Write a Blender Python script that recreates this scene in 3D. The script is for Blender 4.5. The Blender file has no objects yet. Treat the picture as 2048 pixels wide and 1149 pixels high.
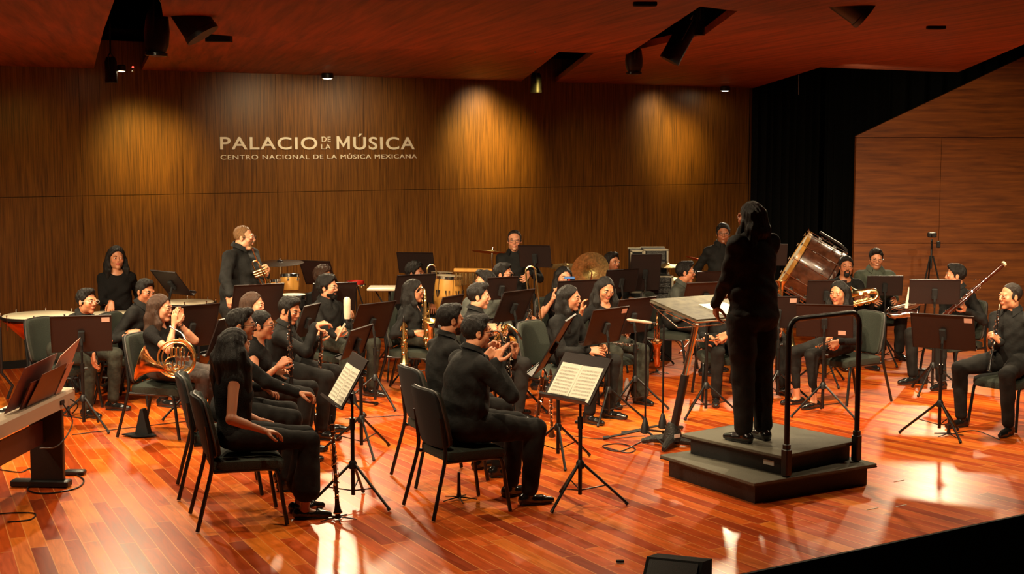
import bpy, math, random
import numpy as np
from mathutils import Vector, Matrix
random.seed(7)
V = Vector; PI = math.pi
SC = bpy.context.scene
COL = SC.collection
# ---------------------------------------------------------------- camera
FPX, CAMH, YHOR = 2844.0, 2.53, 292.0
PITCH = math.atan((574.5 - YHOR) / FPX)
cam_d = bpy.data.cameras.new('camera'); cam_d.lens = 50.0; cam_d.sensor_width = 36.0
cam_d.clip_end = 200
cam = bpy.data.objects.new('camera', cam_d); COL.objects.link(cam)
cam.location = (0, 0, CAMH); cam.rotation_euler = (PI/2 - PITCH, 0, 0)
SC.camera = cam
# ---------------------------------------------------------------- world and exposure
w = bpy.data.worlds.new('world'); SC.world = w; w.use_nodes = True
w.node_tree.nodes['Background'].inputs[0].default_value = (0.9, 0.6, 0.4, 1)
w.node_tree.nodes['Background'].inputs[1].default_value = 0.012
SC.view_settings.view_transform = 'Standard'; SC.view_settings.look = 'None'
SC.view_settings.gamma = 1.0; SC.view_settings.use_curve_mapping = False
SC.view_settings.exposure = 0.45
SC.cycles.max_bounces = 5; SC.cycles.sample_clamp_indirect = 3.0
SC.cycles.use_denoising = True
# ---------------------------------------------------------------- photo geometry helpers
def ray(px, py):
    u = (px - 1024.0) / FPX; v = (574.5 - py) / FPX
    c, s = math.cos(PITCH), math.sin(PITCH)
    return V((u, c + v*s, -s + v*c))
def onz(px, py, z=0.0):
    d = ray(px, py); t = (z - CAMH) / d.z
    return V((0, 0, CAMH)) + d*t
def ydep(s):
    return onz(1024, YHOR + CAMH*s).y
def W(px, py, s):
    d = ray(px, py); return V((0, 0, CAMH)) + d*(ydep(s)/d.y)
def hd(deg): return V((math.cos(math.radians(deg)), math.sin(math.radians(deg)), 0))
WALL_H = 32.6            # heading of the back wall and of the stage edge
# ---------------------------------------------------------------- lights
LCOL = (1.0, 0.78, 0.48)
def spot(loc, tgt, energy, ang, blend=0.5, size=0.06, col=LCOL):
    l = bpy.data.lights.new('stage_light', 'SPOT'); l.energy = energy; l.spot_size = math.radians(ang)
    l.spot_blend = blend; l.shadow_soft_size = size; l.color = col
    o = bpy.data.objects.new('stage_light', l); COL.objects.link(o); o.location = loc
    o.rotation_euler = (V(tgt) - V(loc)).to_track_quat('-Z', 'Y').to_euler(); return o
def area(loc, tgt, energy, sx, sy, col=LCOL):
    l = bpy.data.lights.new('stage_wash', 'AREA'); l.energy = energy; l.shape = 'RECTANGLE'; l.size = sx; l.size_y = sy; l.color = col
    o = bpy.data.objects.new('stage_wash', l); COL.objects.link(o); o.location = loc
    o.rotation_euler = (V(tgt) - V(loc)).to_track_quat('-Z', 'Y').to_euler(); return o
# back lights by the rear wall (lamps facing the house)
spot(W(655, 160, 160) + V((.05, -.25, -.12)), (-0.9, 12.4, 0), 380, 60, .7, .10)
spot(W(1450, 188, 136) + V((0, -.25, -.10)), (2.1, 15.0, 0), 400, 60, .7, .10)
spot(W(1890, 175, 140) + V((0, 0, -.1)), (3.8, 14.6, 0), 380, 60, .7, .10)
spot(W(238, 150, 172) + V((0, -.25, -.12)), (-3.0, 12.0, 0), 160, 60, .7, .10)
# front lights set unseen below the ceiling boards, aimed over the front row into the band
for x, tx, e in ((-4.6, -3.2, 220), (-2.2, -1.2, 220), (0.3, 0.9, 220), (3.4, 5.0, 300)):
    spot((x, 7.4, 3.28), (tx, 14.6, 0.75), e, 36, .6, .06)
spot((-5.8, 8.6, 3.3), (-2.2, 12.5, 0.9), 350, 60, .7, .06)
for x, e in ((-5.4, 400), (-3.6, 400), (-1.9, 400), (-0.3, 430), (1.3, 430), (3.0, 520), (4.6, 480)):
    spot((x, 10.4, 3.30), (x+1.0, 14.3, 0.85), e, 58, .7, .05)
for x, e in ((-5.2, 190), (-3.4, 190), (-1.4, 160)):
    spot((x, 8.3, 3.30), (x+1.1, 11.7, 0.8), e, 50, .7, .05)
spot((-1.2, 7.3, 3.3), (.42, 10.0, 1.1), 330, 26, .8, .05)  # spot added to brighten the pages on the front centre stand
spot((-4.4, 8.6, 3.3), (-1.15, 9.95, 1.1), 260, 24, .8, .05)  # another added spot, for the pages left of centre
# overhead lights; the two nearest the camera are added to lift the front floor
for x, y, e in ((-3.6, 12.4, 380), (-0.6, 13.2, 360), (2.4, 13.0, 330), (-2.3, 11.0, 300), (4.8, 13.6, 280), (0.5, 11.0, 170), (4.4, 11.0, 100), (-3.4, 9.3, 120), (-0.8, 8.8, 90)):
    spot((x, y, 3.33), (x, y-.3, 0), e, 130, .9, .045)
spot((3.6, 15.5, 3.3), (6.4, 20.5, 0.9), 280, 76, .9, .10)  # added wash that brightens the right side panel, no fixture there
# wall washers
def wallwash(px, py, e, ang=60, off=0.55, lp=None, col=(1, .66, .26)):
    pass
# ---------------------------------------------------------------- materials
MATS = {}
def _nt(m):
    m.use_nodes = True; return m.node_tree, m.node_tree.nodes, m.node_tree.links
def mat(name, col, rough=.5, metal=0.0, bump=0.0, bscale=60, var=0.0, emit=None, spec=None, coat=0, stretch=None, trans=0):
    if name in MATS: return MATS[name]
    m = bpy.data.materials.new(name); nt, N, L = _nt(m); b = N['Principled BSDF']
    b.inputs['Base Color'].default_value = (*col, 1); b.inputs['Roughness'].default_value = rough
    b.inputs['Metallic'].default_value = metal
    if spec is not None: b.inputs['Specular IOR Level'].default_value = spec
    if coat: b.inputs['Coat Weight'].default_value = coat; b.inputs['Coat Roughness'].default_value = .08
    if trans: b.inputs['Transmission Weight'].default_value = trans
    if emit: b.inputs['Emission Color'].default_value = (*emit[0], 1); b.inputs['Emission Strength'].default_value = emit[1]
    if bump or var:
        tc = N.new('ShaderNodeTexCoord'); mp = N.new('ShaderNodeMapping'); ns = N.new('ShaderNodeTexNoise')
        mp.inputs['Scale'].default_value = stretch or (1, 1, 1)
        ns.inputs['Scale'].default_value = bscale; ns.inputs['Detail'].default_value = 5
        L.new(tc.outputs['Object'], mp.inputs['Vector']); L.new(mp.outputs[0], ns.inputs['Vector'])
        if bump:
            bp = N.new('ShaderNodeBump'); bp.inputs['Strength'].default_value = bump; bp.inputs['Distance'].default_value = .02
            L.new(ns.outputs['Fac'], bp.inputs['Height']); L.new(bp.outputs[0], b.inputs['Normal'])
        if var:
            r = N.new('ShaderNodeValToRGB'); L.new(ns.outputs['Fac'], r.inputs[0]); L.new(r.outputs[0], b.inputs['Base Color'])
            r.color_ramp.elements[0].position = .35; r.color_ramp.elements[1].position = .68
            r.color_ramp.elements[0].color = (*[c*(1-var) for c in col], 1)
            r.color_ramp.elements[1].color = (*[min(1, c*(1+var)) for c in col], 1)
    MATS[name] = m; return m
def skin_mat(name, col):
    if name in MATS: return MATS[name]
    m = bpy.data.materials.new(name); nt, N, L = _nt(m); b = N['Principled BSDF']
    b.inputs['Roughness'].default_value = .45; b.inputs['Subsurface Weight'].default_value = .12
    b.inputs['Subsurface Radius'].default_value = (.012, .005, .003)
    a = N.new('ShaderNodeAttribute'); a.attribute_name = 'tint'
    ns = N.new('ShaderNodeTexNoise'); ns.inputs['Scale'].default_value = 35; ns.inputs['Detail'].default_value = 4
    mx = N.new('ShaderNodeMix'); mx.data_type = 'RGBA'; mx.blend_type = 'MULTIPLY'; mx.inputs[0].default_value = 1
    mx.inputs[6].default_value = (*col, 1); L.new(a.outputs['Color'], mx.inputs[7])
    m2 = N.new('ShaderNodeMix'); m2.data_type = 'RGBA'; m2.inputs[0].default_value = .18
    L.new(mx.outputs[2], m2.inputs[6]); 
    m3 = N.new('ShaderNodeMix'); m3.data_type = 'RGBA'; m3.blend_type = 'MULTIPLY'; m3.inputs[0].default_value = 1
    L.new(mx.outputs[2], m3.inputs[6]); L.new(ns.outputs['Color'], m3.inputs[7]); L.new(m3.outputs[2], m2.inputs[7])
    L.new(m2.outputs[2], b.inputs['Base Color']); MATS[name] = m; return m
def hair_mat(name, col):
    return mat(name, col, .45, 0, .55, 330, .5, stretch=(1, 1, .04), spec=.28)
BLACKC = (.012, .012, .013)
def M_(k):
    D = dict(
     shirt=lambda: mat('black_cotton', (.010, .0095, .009), .8, 0, .5, 14, .3, spec=.2),
     shirt2=lambda: mat('charcoal_shirt', (.05, .055, .045), .8, 0, .5, 14, .3),
     jacket=lambda: mat('olive_grey_cloth', (.055, .065, .045), .85, 0, .5, 14, .2),
     knit=lambda: mat('black_knit', (.009, .008, .008), .9, 0, .4, 120, .2, spec=.15),
     trouser=lambda: mat('black_trouser_cloth', (.013, .012, .011), .85, 0, .4, 12, .3, spec=.2),
     jeans=lambda: mat('dark_green_grey_denim', (.032, .033, .025), .85, 0, .5, 16, .3, spec=.2),
     jeans2=lambda: mat('washed_grey_denim', (.06, .045, .04), .85, 0, .5, 16, .4),
     leather=lambda: mat('black_patent_leather', (.01, .01, .01), .16, 0, .15, 30, spec=.8),
     blackmetal=lambda: mat('black_powder_coat', (.012, .011, .011), .42, 0, .1, 200),
     stand=lambda: mat('satin_black_steel', (.016, .009, .0078), .45, 0, .06, 90, spec=.4),
     standrod=lambda: mat('dark_steel_tube', (.02, .018, .017), .35, .5),
     chairpad=lambda: mat('grey_green_upholstery', (.022, .027, .018), .85, 0, .35, 160, .2),
     chairframe=lambda: mat('black_tube_steel', (.012, .012, .012), .3, .2),
     piping=lambda: mat('grey_edge_moulding', (.06, .055, .05), .45),
     brass=lambda: mat('lacquered_brass', (.95, .70, .32), .24, 1.0, .05, 20),
     copper=lambda: mat('polished_copper', (.85, .23, .08), .22, 1.0, .35, 7, .25),
     rose=lambda: mat('rose_brass', (.75, .36, .16), .2, 1.0),
     silver=lambda: mat('silver_plate', (.85, .8, .72), .18, 1.0),
     chrome=lambda: mat('chrome', (.8, .78, .74), .12, 1.0),
     ebony=lambda: mat('black_grenadilla', (.012, .010, .010), .22, 0, .1, 80, spec=.6),
     darkred=lambda: mat('red_brown_maple', (.06, .012, .006), .2, 0, .1, 40, .3, coat=.5),
     ivory=lambda: mat('ivory_ring', (.8, .68, .45), .4),
     paper=lambda: mat('cream_paper', (.88, .82, .68), .8, 0, .05, 30, .04),
     ink=lambda: mat('printed_ink', (.26, .23, .18), .8),
     skinhead=lambda: mat('drum_head_film', (.82, .72, .50), .5, 0, .05, 10, .06),
     cream=lambda: mat('cream_plastic', (.62, .52, .38), .4),
     conga=lambda: mat('honey_lacquered_wood', (.62, .30, .06), .3, 0, .1, 8, .3, coat=.4, stretch=(1, 1, .1)),
     bronze=lambda: mat('bronze_cymbal', (.66, .52, .22), .42, 1.0, .2, 40, .25),
     redplastic=lambda: mat('red_plastic', (.65, .03, .02), .35),
     orange=lambda: mat('orange_rubber', (.75, .14, .03), .5),
     blue=lambda: mat('blue_phone_case', (.06, .16, .45), .4),
     drumwood=lambda: mat('mahogany_drum_shell', (.10, .035, .018), .22, 0, .1, 12, .4, coat=.6),
     podiumtop=lambda: mat('ribbed_grey_rubber', (.13, .12, .085), .75, 0, .4, 300, .2),
     podiumside=lambda: mat('black_painted_plywood', (.012, .011, .011), .55, 0, .2, 30),
     deskwood=lambda: mat('grey_laminate', (.10, .088, .055), .6, 0, .15, 14, .35),
     walnut=lambda: mat('brown_wood_panel', (.16, .055, .03), .4, 0, .1, 10, .3, stretch=(1, 1, .2)),
     keysilver=lambda: mat('warm_silver_plastic', (.50, .38, .27), .42),
     keyshelf=lambda: mat('brown_stand_board', (.07, .022, .016), .4),
     maroon=lambda: mat('maroon_cardboard', (.13, .025, .02), .5),
     pinkpaper=lambda: mat('pinkish_paper', (.62, .36, .27), .7),
     white=lambda: mat('white_card', (.8, .76, .68), .6),
     sign=lambda: mat('cream_sign_letters', (.95, .86, .70), .5),
     black=lambda: mat('matt_black', (.006, .006, .006), .9),
     wedge=lambda: mat('black_speaker_carpet', (.008, .008, .008), .95, 0, .5, 300),
     lampglow=lambda: mat('lit_lamp_lens', (1, .8, .5), .4, emit=((1, .78, .45), 40)),
     ledg=lambda: mat('green_led', (.1, .5, .2), .4, emit=((.2, 1, .45), 2.5)),
     rackface=lambda: mat('rack_unit_face', (.03, .03, .027), .4, .3, .4, 90, .6),
     rackedge=lambda: mat('aluminium_case_edge', (.45, .40, .30), .35, .8),
     sole=lambda: mat('shoe_sole', (.01, .01, .01), .6),
     eyewhite=lambda: mat('eye_white', (.75, .68, .60), .25),
     iris=lambda: mat('dark_brown_iris', (.02, .01, .006), .15),
     teeth=lambda: mat('teeth', (.8, .74, .62), .3),
     glassframe=lambda: mat('dark_spectacle_frame', (.02, .015, .012), .3),
     clearframe=lambda: mat('clear_spectacle_frame', (.75, .65, .55), .2, .3),
     water=lambda: mat('clear_bottle_plastic', (.8, .8, .78), .15, trans=.6),
    )
    return D[k]()
# ---------------------------------------------------------------- object helpers
def tag(o, label=None, cat=None, group=None, kind=None):
    if label: o['label'] = label
    if cat: o['category'] = cat
    if group: o['group'] = group
    if kind: o['kind'] = kind
    return o
def empty(name, loc=(0, 0, 0), heading=None, label=None, cat=None, group=None, mw=None):
    """heading: the root's local +Y points along this world heading (degrees)"""
    o = bpy.data.objects.new(name, None); COL.objects.link(o); o.empty_display_size = .1
    if mw is not None: o.matrix_world = mw
    else:
        o.location = loc
        if heading is not None: o.rotation_euler = (0, 0, math.radians(heading - 90))
    return tag(o, label, cat, group)
def rootm(o):
    return o.matrix_world if False else (Matrix.LocRotScale(o.location, o.rotation_euler if o.rotation_mode != 'QUATERNION' else o.rotation_quaternion, o.scale))
def copy_tree(o, parent=None):
    c = o.copy(); COL.objects.link(c)
    if parent is not None: c.parent = parent
    for ch in [x for x in bpy.data.objects if x.parent == o]: copy_tree(ch, c)
    return c
def frame(a, b, up=(0, 0, 1)):
    """matrix: origin a, local z toward b, local y near up"""
    a = V(a); z = (V(b) - a).normalized(); u = V(up)
    if abs(z.dot(u.normalized())) > .98: u = V((0, 1, 0)) if abs(z.y) < .9 else V((1, 0, 0))
    x = u.cross(z).normalized(); y = z.cross(x)
    return Matrix(((x.x, y.x, z.x, a.x), (x.y, y.y, z.y, a.y), (x.z, y.z, z.z, a.z), (0, 0, 0, 1)))
class MB:
    def __init__(s): s.v = []; s.f = []
    def add(s, vs, fs, M=None):
        b = len(s.v)
        s.v += [(M @ V(p)) for p in vs] if M is not None else [V(p) for p in vs]
        s.f += [tuple(b + i for i in f) for f in fs]; return s
    def box(s, size, c=(0, 0, 0), M=None, bev=0.0):
        x, y, z = size[0]/2, size[1]/2, size[2]/2; cx, cy, cz = c
        if bev <= 0:
            vs = [(cx+i*x, cy+j*y, cz+k*z) for k in (-1, 1) for j in (-1, 1) for i in (-1, 1)]
            return s.add(vs, [(0, 2, 3, 1), (4, 5, 7, 6), (0, 1, 5, 4), (2, 6, 7, 3), (0, 4, 6, 2), (1, 3, 7, 5)], M)
        b = min(bev, x*.9, y*.9, z*.9); vs = []; fs = []
        for k, kz in ((-1, -z), (-1, -z+b), (1, z-b), (1, z)):
            ins = b if abs(abs(kz)-z) < 1e-9 else 0
            X, Y = x-ins, y-ins
            vs += [(cx-X+b, cy-Y, cz+kz), (cx+X-b, cy-Y, cz+kz), (cx+X, cy-Y+b, cz+kz), (cx+X, cy+Y-b, cz+kz),
                   (cx+X-b, cy+Y, cz+kz), (cx-X+b, cy+Y, cz+kz), (cx-X, cy+Y-b, cz+kz), (cx-X, cy-Y+b, cz+kz)]
        for r in range(3):
            for i in range(8): fs.append((r*8+i, r*8+(i+1) % 8, r*8+8+(i+1) % 8, r*8+8+i))
        fs.append(tuple(range(7, -1, -1))); fs.append(tuple(range(24, 32)))
        return s.add(vs, fs, M)
    def tube(s, pts, r, n=8, M=None, cap=True, closed=False):
        pts = [V(p) for p in pts]; m = len(pts)
        rs = r if isinstance(r, (list, tuple)) else [r]*m
        T = []
        for i in range(m):
            a = pts[(i-1) % m] if (closed or i > 0) else pts[i]; b = pts[(i+1) % m] if (closed or i < m-1) else pts[i]
            t = (b-a); T.append(t.normalized() if t.length > 1e-9 else V((0, 0, 1)))
        u = T[0].orthogonal().normalized(); vs = []; fs = []
        for i in range(m):
            u = (u - T[i]*u.dot(T[i])); u = u.normalized() if u.length > 1e-6 else T[i].orthogonal().normalized()
            w_ = T[i].cross(u)
            for k in range(n):
                a = 2*PI*k/n; vs.append(pts[i] + (u*math.cos(a) + w_*math.sin(a))*rs[i])
        for i in range(m if closed else m-1):
            j = (i+1) % m
            for k in range(n): fs.append((i*n+k, i*n+(k+1) % n, j*n+(k+1) % n, j*n+k))
        if cap and not closed: fs.append(tuple(range(n-1, -1, -1))); fs.append(tuple((m-1)*n+k for k in range(n)))
        return s.add(vs, fs, M)
    def lathe(s, prof, M=None, n=20, cap=True):
        vs = []; fs = []; m = len(prof)
        for (r, z) in prof:
            for k in range(n): a = 2*PI*k/n; vs.append((r*math.cos(a), r*math.sin(a), z))
        for i in range(m-1):
            for k in range(n): fs.append((i*n+k, i*n+(k+1) % n, (i+1)*n+(k+1) % n, (i+1)*n+k))
        if cap:
            if prof[0][0] > 1e-4: fs.append(tuple(range(n-1, -1, -1)))
            if prof[-1][0] > 1e-4: fs.append(tuple((m-1)*n+k for k in range(n)))
        return s.add(vs, fs, M)
    def ball(s, c, r, n=10, M=None):
        r = (r, r, r) if not isinstance(r, (tuple, list)) else r
        vs = []; fs = []; h = max(5, n//2+1)
        for i in range(h+1):
            p = PI*i/h
            for k in range(n):
                a = 2*PI*k/n; vs.append((c[0]+r[0]*math.sin(p)*math.cos(a), c[1]+r[1]*math.sin(p)*math.sin(a), c[2]+r[2]*math.cos(p)))
        for i in range(h):
            for k in range(n): fs.append((i*n+k, (i+1)*n+k, (i+1)*n+(k+1) % n, i*n+(k+1) % n))
        return s.add(vs, fs, M)
    def pad(s, size, c=(0, 0, 0), M=None, e1=.35, e2=.3, curve=None, n=28, m=12):
        """super-ellipsoid cushion; curve: fn(x,y,z)->(x,y,z)"""
        vs = []; fs = []; a, b, d = size[0]/2, size[1]/2, size[2]/2
        sg = lambda q, e: math.copysign(abs(q)**e, q)
        for i in range(m+1):
            p = -PI/2 + PI*i/m
            for k in range(n):
                t = 2*PI*k/n
                q = V((a*sg(math.cos(p), e1)*sg(math.cos(t), e2), b*sg(math.cos(p), e1)*sg(math.sin(t), e2), d*sg(math.sin(p), e1)))
                if curve: q = V(curve(*q))
                vs.append(q + V(c))
        for i in range(m):
            for k in range(n): fs.append((i*n+k, i*n+(k+1) % n, (i+1)*n+(k+1) % n, (i+1)*n+k))
        return s.add(vs, fs, M)
    def prism(s, poly, d, M=None):
        """poly: list of 3D points (planar), d: thickness vector"""
        n = len(poly); d = V(d); vs = [V(p) for p in poly] + [V(p)+d for p in poly]
        fs = [tuple(range(n)), tuple(range(2*n-1, n-1, -1))] + [(i, n+i, n+(i+1) % n, (i+1) % n) for i in range(n)]
        return s.add(vs, fs, M)
    def build(s, name, m, parent=None, smooth=True, ang=40):
        me = bpy.data.meshes.new(name); me.from_pydata([tuple(v) for v in s.v], [], s.f); me.update()
        if smooth:
            me.shade_smooth()
            try: me.set_sharp_from_angle(angle=math.radians(ang))
            except Exception: pass
        me.materials.append(m if not isinstance(m, str) else M_(m))
        o = bpy.data.objects.new(name, me); COL.objects.link(o)
        if parent is not None: o.parent = parent
        return o
def arc(c, r, a0, a1, n, ax='xz'):
    out = []
    for i in range(n+1):
        a = math.radians(a0 + (a1-a0)*i/n); p = [c[0], c[1], c[2]]
        i0, i1 = {'xz': (0, 2), 'yz': (1, 2), 'xy': (0, 1)}[ax]
        p[i0] += r*math.cos(a); p[i1] += r*math.sin(a); out.append(tuple(p))
    return out
def bez(pts, n=8):
    """smooth catmull-rom through pts"""
    P = [V(p) for p in pts]; P = [P[0]*2-P[1]] + P + [P[-1]*2-P[-2]]; out = []
    for i in range(1, len(P)-2):
        for k in range(n):
            t = k/n; a, b, c, d = P[i-1], P[i], P[i+1], P[i+2]
            out.append(.5*((2*b) + (c-a)*t + (2*a-5*b+4*c-d)*t*t + (3*b-3*c+d-a)*t**3))
    out.append(P[-2]); return out
# ---------------------------------------------------------------- signed-distance sculpting (one continuous skin per body)
class SDF:
    def __init__(s, h): s.h = h; s.p = []
    def ell(s, c, r, R=None, k=.02, op='u'): s.p.append(('e', V(c), tuple(r), R, k, op)); return s
    def cone(s, a, b, ra, rb, k=.015, op='u'): s.p.append(('c', V(a), V(b), (ra, rb), k, op)); return s
    def chain(s, pts, rs, k=.01, op='u'):
        for i in range(len(pts)-1): s.cone(pts[i], pts[i+1], rs[i], rs[i+1], k, op)
        return s
    def plane(s, n, d, k=.004):  # keep n.x < d
        s.p.append(('p', V(n), d, None, k, 'i')); return s
    def solve(s, disp=None, grow=0.0):
        h = s.h; lo = np.full(3, 1e9); hi = np.full(3, -1e9)
        def bb(q):
            if q[0] == 'e':
                r = max(q[2]) if q[3] is not None else None
                rr = np.array(q[2]) if r is None else np.array([r]*3)
                c = np.array(q[1]); return c-rr, c+rr
            a, b = np.array(q[1]), np.array(q[2]); r = max(q[3]); return np.minimum(a, b)-r, np.maximum(a, b)+r
        for q in s.p:
            if q[-1] == 'u': a, b = bb(q); lo = np.minimum(lo, a); hi = np.maximum(hi, b)
        lo -= .03 + grow; hi += .03 + grow
        n = np.ceil((hi-lo)/h).astype(int)+1
        f = np.full(n, .06, np.float32)
        ax = [lo[i] + h*np.arange(n[i]) for i in range(3)]
        for q in s.p:
            k, op = q[-2], q[-1]
            if q[0] == 'p':
                nx, ny, nz = q[1]
                d = (ax[0][:, None, None]*nx + ax[1][None, :, None]*ny + ax[2][None, None, :]*nz - q[2]).astype(np.float32)
                f = np.maximum(f, d); continue
            a, b = bb(q); m = .035 + k
            i0 = np.clip(np.floor((a-m-lo)/h).astype(int), 0, n); i1 = np.clip(np.ceil((b+m-lo)/h).astype(int)+1, 0, n)
            if (i1 <= i0).any(): continue
            sl = tuple(slice(i0[i], i1[i]) for i in range(3))
            X = (ax[0][sl[0]])[:, None, None].astype(np.float32); Y = (ax[1][sl[1]])[None, :, None].astype(np.float32); Z = (ax[2][sl[2]])[None, None, :].astype(np.float32)
            if q[0] == 'e':
                x, y, z = X-q[1].x, Y-q[1].y, Z-q[1].z
                if q[3] is not None:
                    R = q[3]; x, y, z = (R[0][0]*x+R[1][0]*y+R[2][0]*z, R[0][1]*x+R[1][1]*y+R[2][1]*z, R[0][2]*x+R[1][2]*y+R[2][2]*z)
                r = q[2]
                k0 = np.sqrt((x/r[0])**2+(y/r[1])**2+(z/r[2])**2); k1 = np.sqrt((x/r[0]**2)**2+(y/r[1]**2)**2+(z/r[2]**2)**2)+1e-6
                d = k0*(k0-1)/k1
            else:
                A, B = q[1], q[2]; ab = B-A; L2 = max(ab.length_squared, 1e-9)
                x, y, z = X-A.x, Y-A.y, Z-A.z
                t = np.clip((x*ab.x+y*ab.y+z*ab.z)/L2, 0, 1)
                d = np.sqrt((x-t*ab.x)**2+(y-t*ab.y)**2+(z-t*ab.z)**2) - (q[3][0]+(q[3][1]-q[3][0])*t)
            g = f[sl]
            if op == 'u':
                if k > 0: hh = np.clip(.5+.5*(g-d)/k, 0, 1); g = g*(1-hh)+d*hh - k*hh*(1-hh)
                else: g = np.minimum(g, d)
            elif op == 's':
                d = -d; hh = np.clip(.5-.5*(g-d)/max(k, 1e-4), 0, 1); g = g*(1-hh)+d*hh + k*hh*(1-hh)
            f[sl] = g
        if disp is not None:
            m = np.abs(f) < .035; ii = np.nonzero(m)
            f[ii] += disp(ax[0][ii[0]], ax[1][ii[1]], ax[2][ii[2]]).astype(np.float32)
        f[0] = .05; f[-1] = .05; f[:, 0] = .05; f[:, -1] = .05; f[:, :, 0] = .05; f[:, :, -1] = .05
        return surfnet(f, lo, h)
def surfnet(f, org, h):
    s = (f < 0); n = f.shape; c = np.zeros(tuple(i-1 for i in n), np.int8)
    for i in (0, 1):
        for j in (0, 1):
            for k in (0, 1): c += s[i:n[0]-1+i, j:n[1]-1+j, k:n[2]-1+k]
    act = (c > 0) & (c < 8); cells = np.argwhere(act); m = len(cells)
    idx = np.full(act.shape, -1, np.int32); idx[act] = np.arange(m)
    P = np.zeros((m, 3)); Wt = np.zeros(m)
    cor = [(i, j, k) for i in (0, 1) for j in (0, 1) for k in (0, 1)]
    for a in cor:
        for d in range(3):
            if a[d]: continue
            b = list(a); b[d] = 1
            fa = f[cells[:, 0]+a[0], cells[:, 1]+a[1], cells[:, 2]+a[2]]; fb = f[cells[:, 0]+b[0], cells[:, 1]+b[1], cells[:, 2]+b[2]]
            q = (fa < 0) != (fb < 0); t = fa[q]/(fa[q]-fb[q]); pt = np.tile(np.array(a, float), (q.sum(), 1)); pt[:, d] += t
            P[q] += pt; Wt[q] += 1
    Vv = org + h*(cells + P/np.maximum(Wt, 1)[:, None]); F = []
    for d in range(3):
        u, v = (d+1) % 3, (d+2) % 3
        sa = [slice(None)]*3; sb = [slice(None)]*3; sa[d] = slice(0, n[d]-1); sb[d] = slice(1, n[d])
        ch = s[tuple(sa)] != s[tuple(sb)]; pts = np.argwhere(ch)
        pts = pts[(pts[:, u] > 0) & (pts[:, v] > 0) & (pts[:, u] < n[u]-1) & (pts[:, v] < n[v]-1)]
        if not len(pts): continue
        eu = np.zeros(3, int); eu[u] = 1; ev = np.zeros(3, int); ev[v] = 1
        g = lambda p: idx[p[:, 0], p[:, 1], p[:, 2]]
        q = np.stack([g(pts), g(pts-eu), g(pts-eu-ev), g(pts-ev)], 1)
        ins = s[pts[:, 0], pts[:, 1], pts[:, 2]]
        q[~ins] = q[~ins][:, ::-1]; F.append(q)
    return Vv, np.concatenate(F) if F else np.zeros((0, 4), int)
def npmesh(name, Vv, F, m, parent=None, tint=None):
    me = bpy.data.meshes.new(name)
    me.vertices.add(len(Vv)); me.vertices.foreach_set('co', Vv.astype(np.float32).ravel())
    me.loops.add(len(F)*4); me.loops.foreach_set('vertex_index', F.astype(np.int32).ravel())
    me.polygons.add(len(F)); me.polygons.foreach_set('loop_start', np.arange(0, len(F)*4, 4, dtype=np.int32))
    try: me.polygons.foreach_set('loop_total', np.full(len(F), 4, np.int32))
    except Exception: pass
    me.update(calc_edges=True); me.shade_smooth()
    if tint is not None:
        a = me.color_attributes.new('tint', 'FLOAT_COLOR', 'POINT'); a.data.foreach_set('color', tint.astype(np.float32).ravel())
    me.materials.append(M_(m) if isinstance(m, str) else m)
    o = bpy.data.objects.new(name, me); COL.objects.link(o)
    if parent is not None: o.parent = parent
    return o
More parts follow.
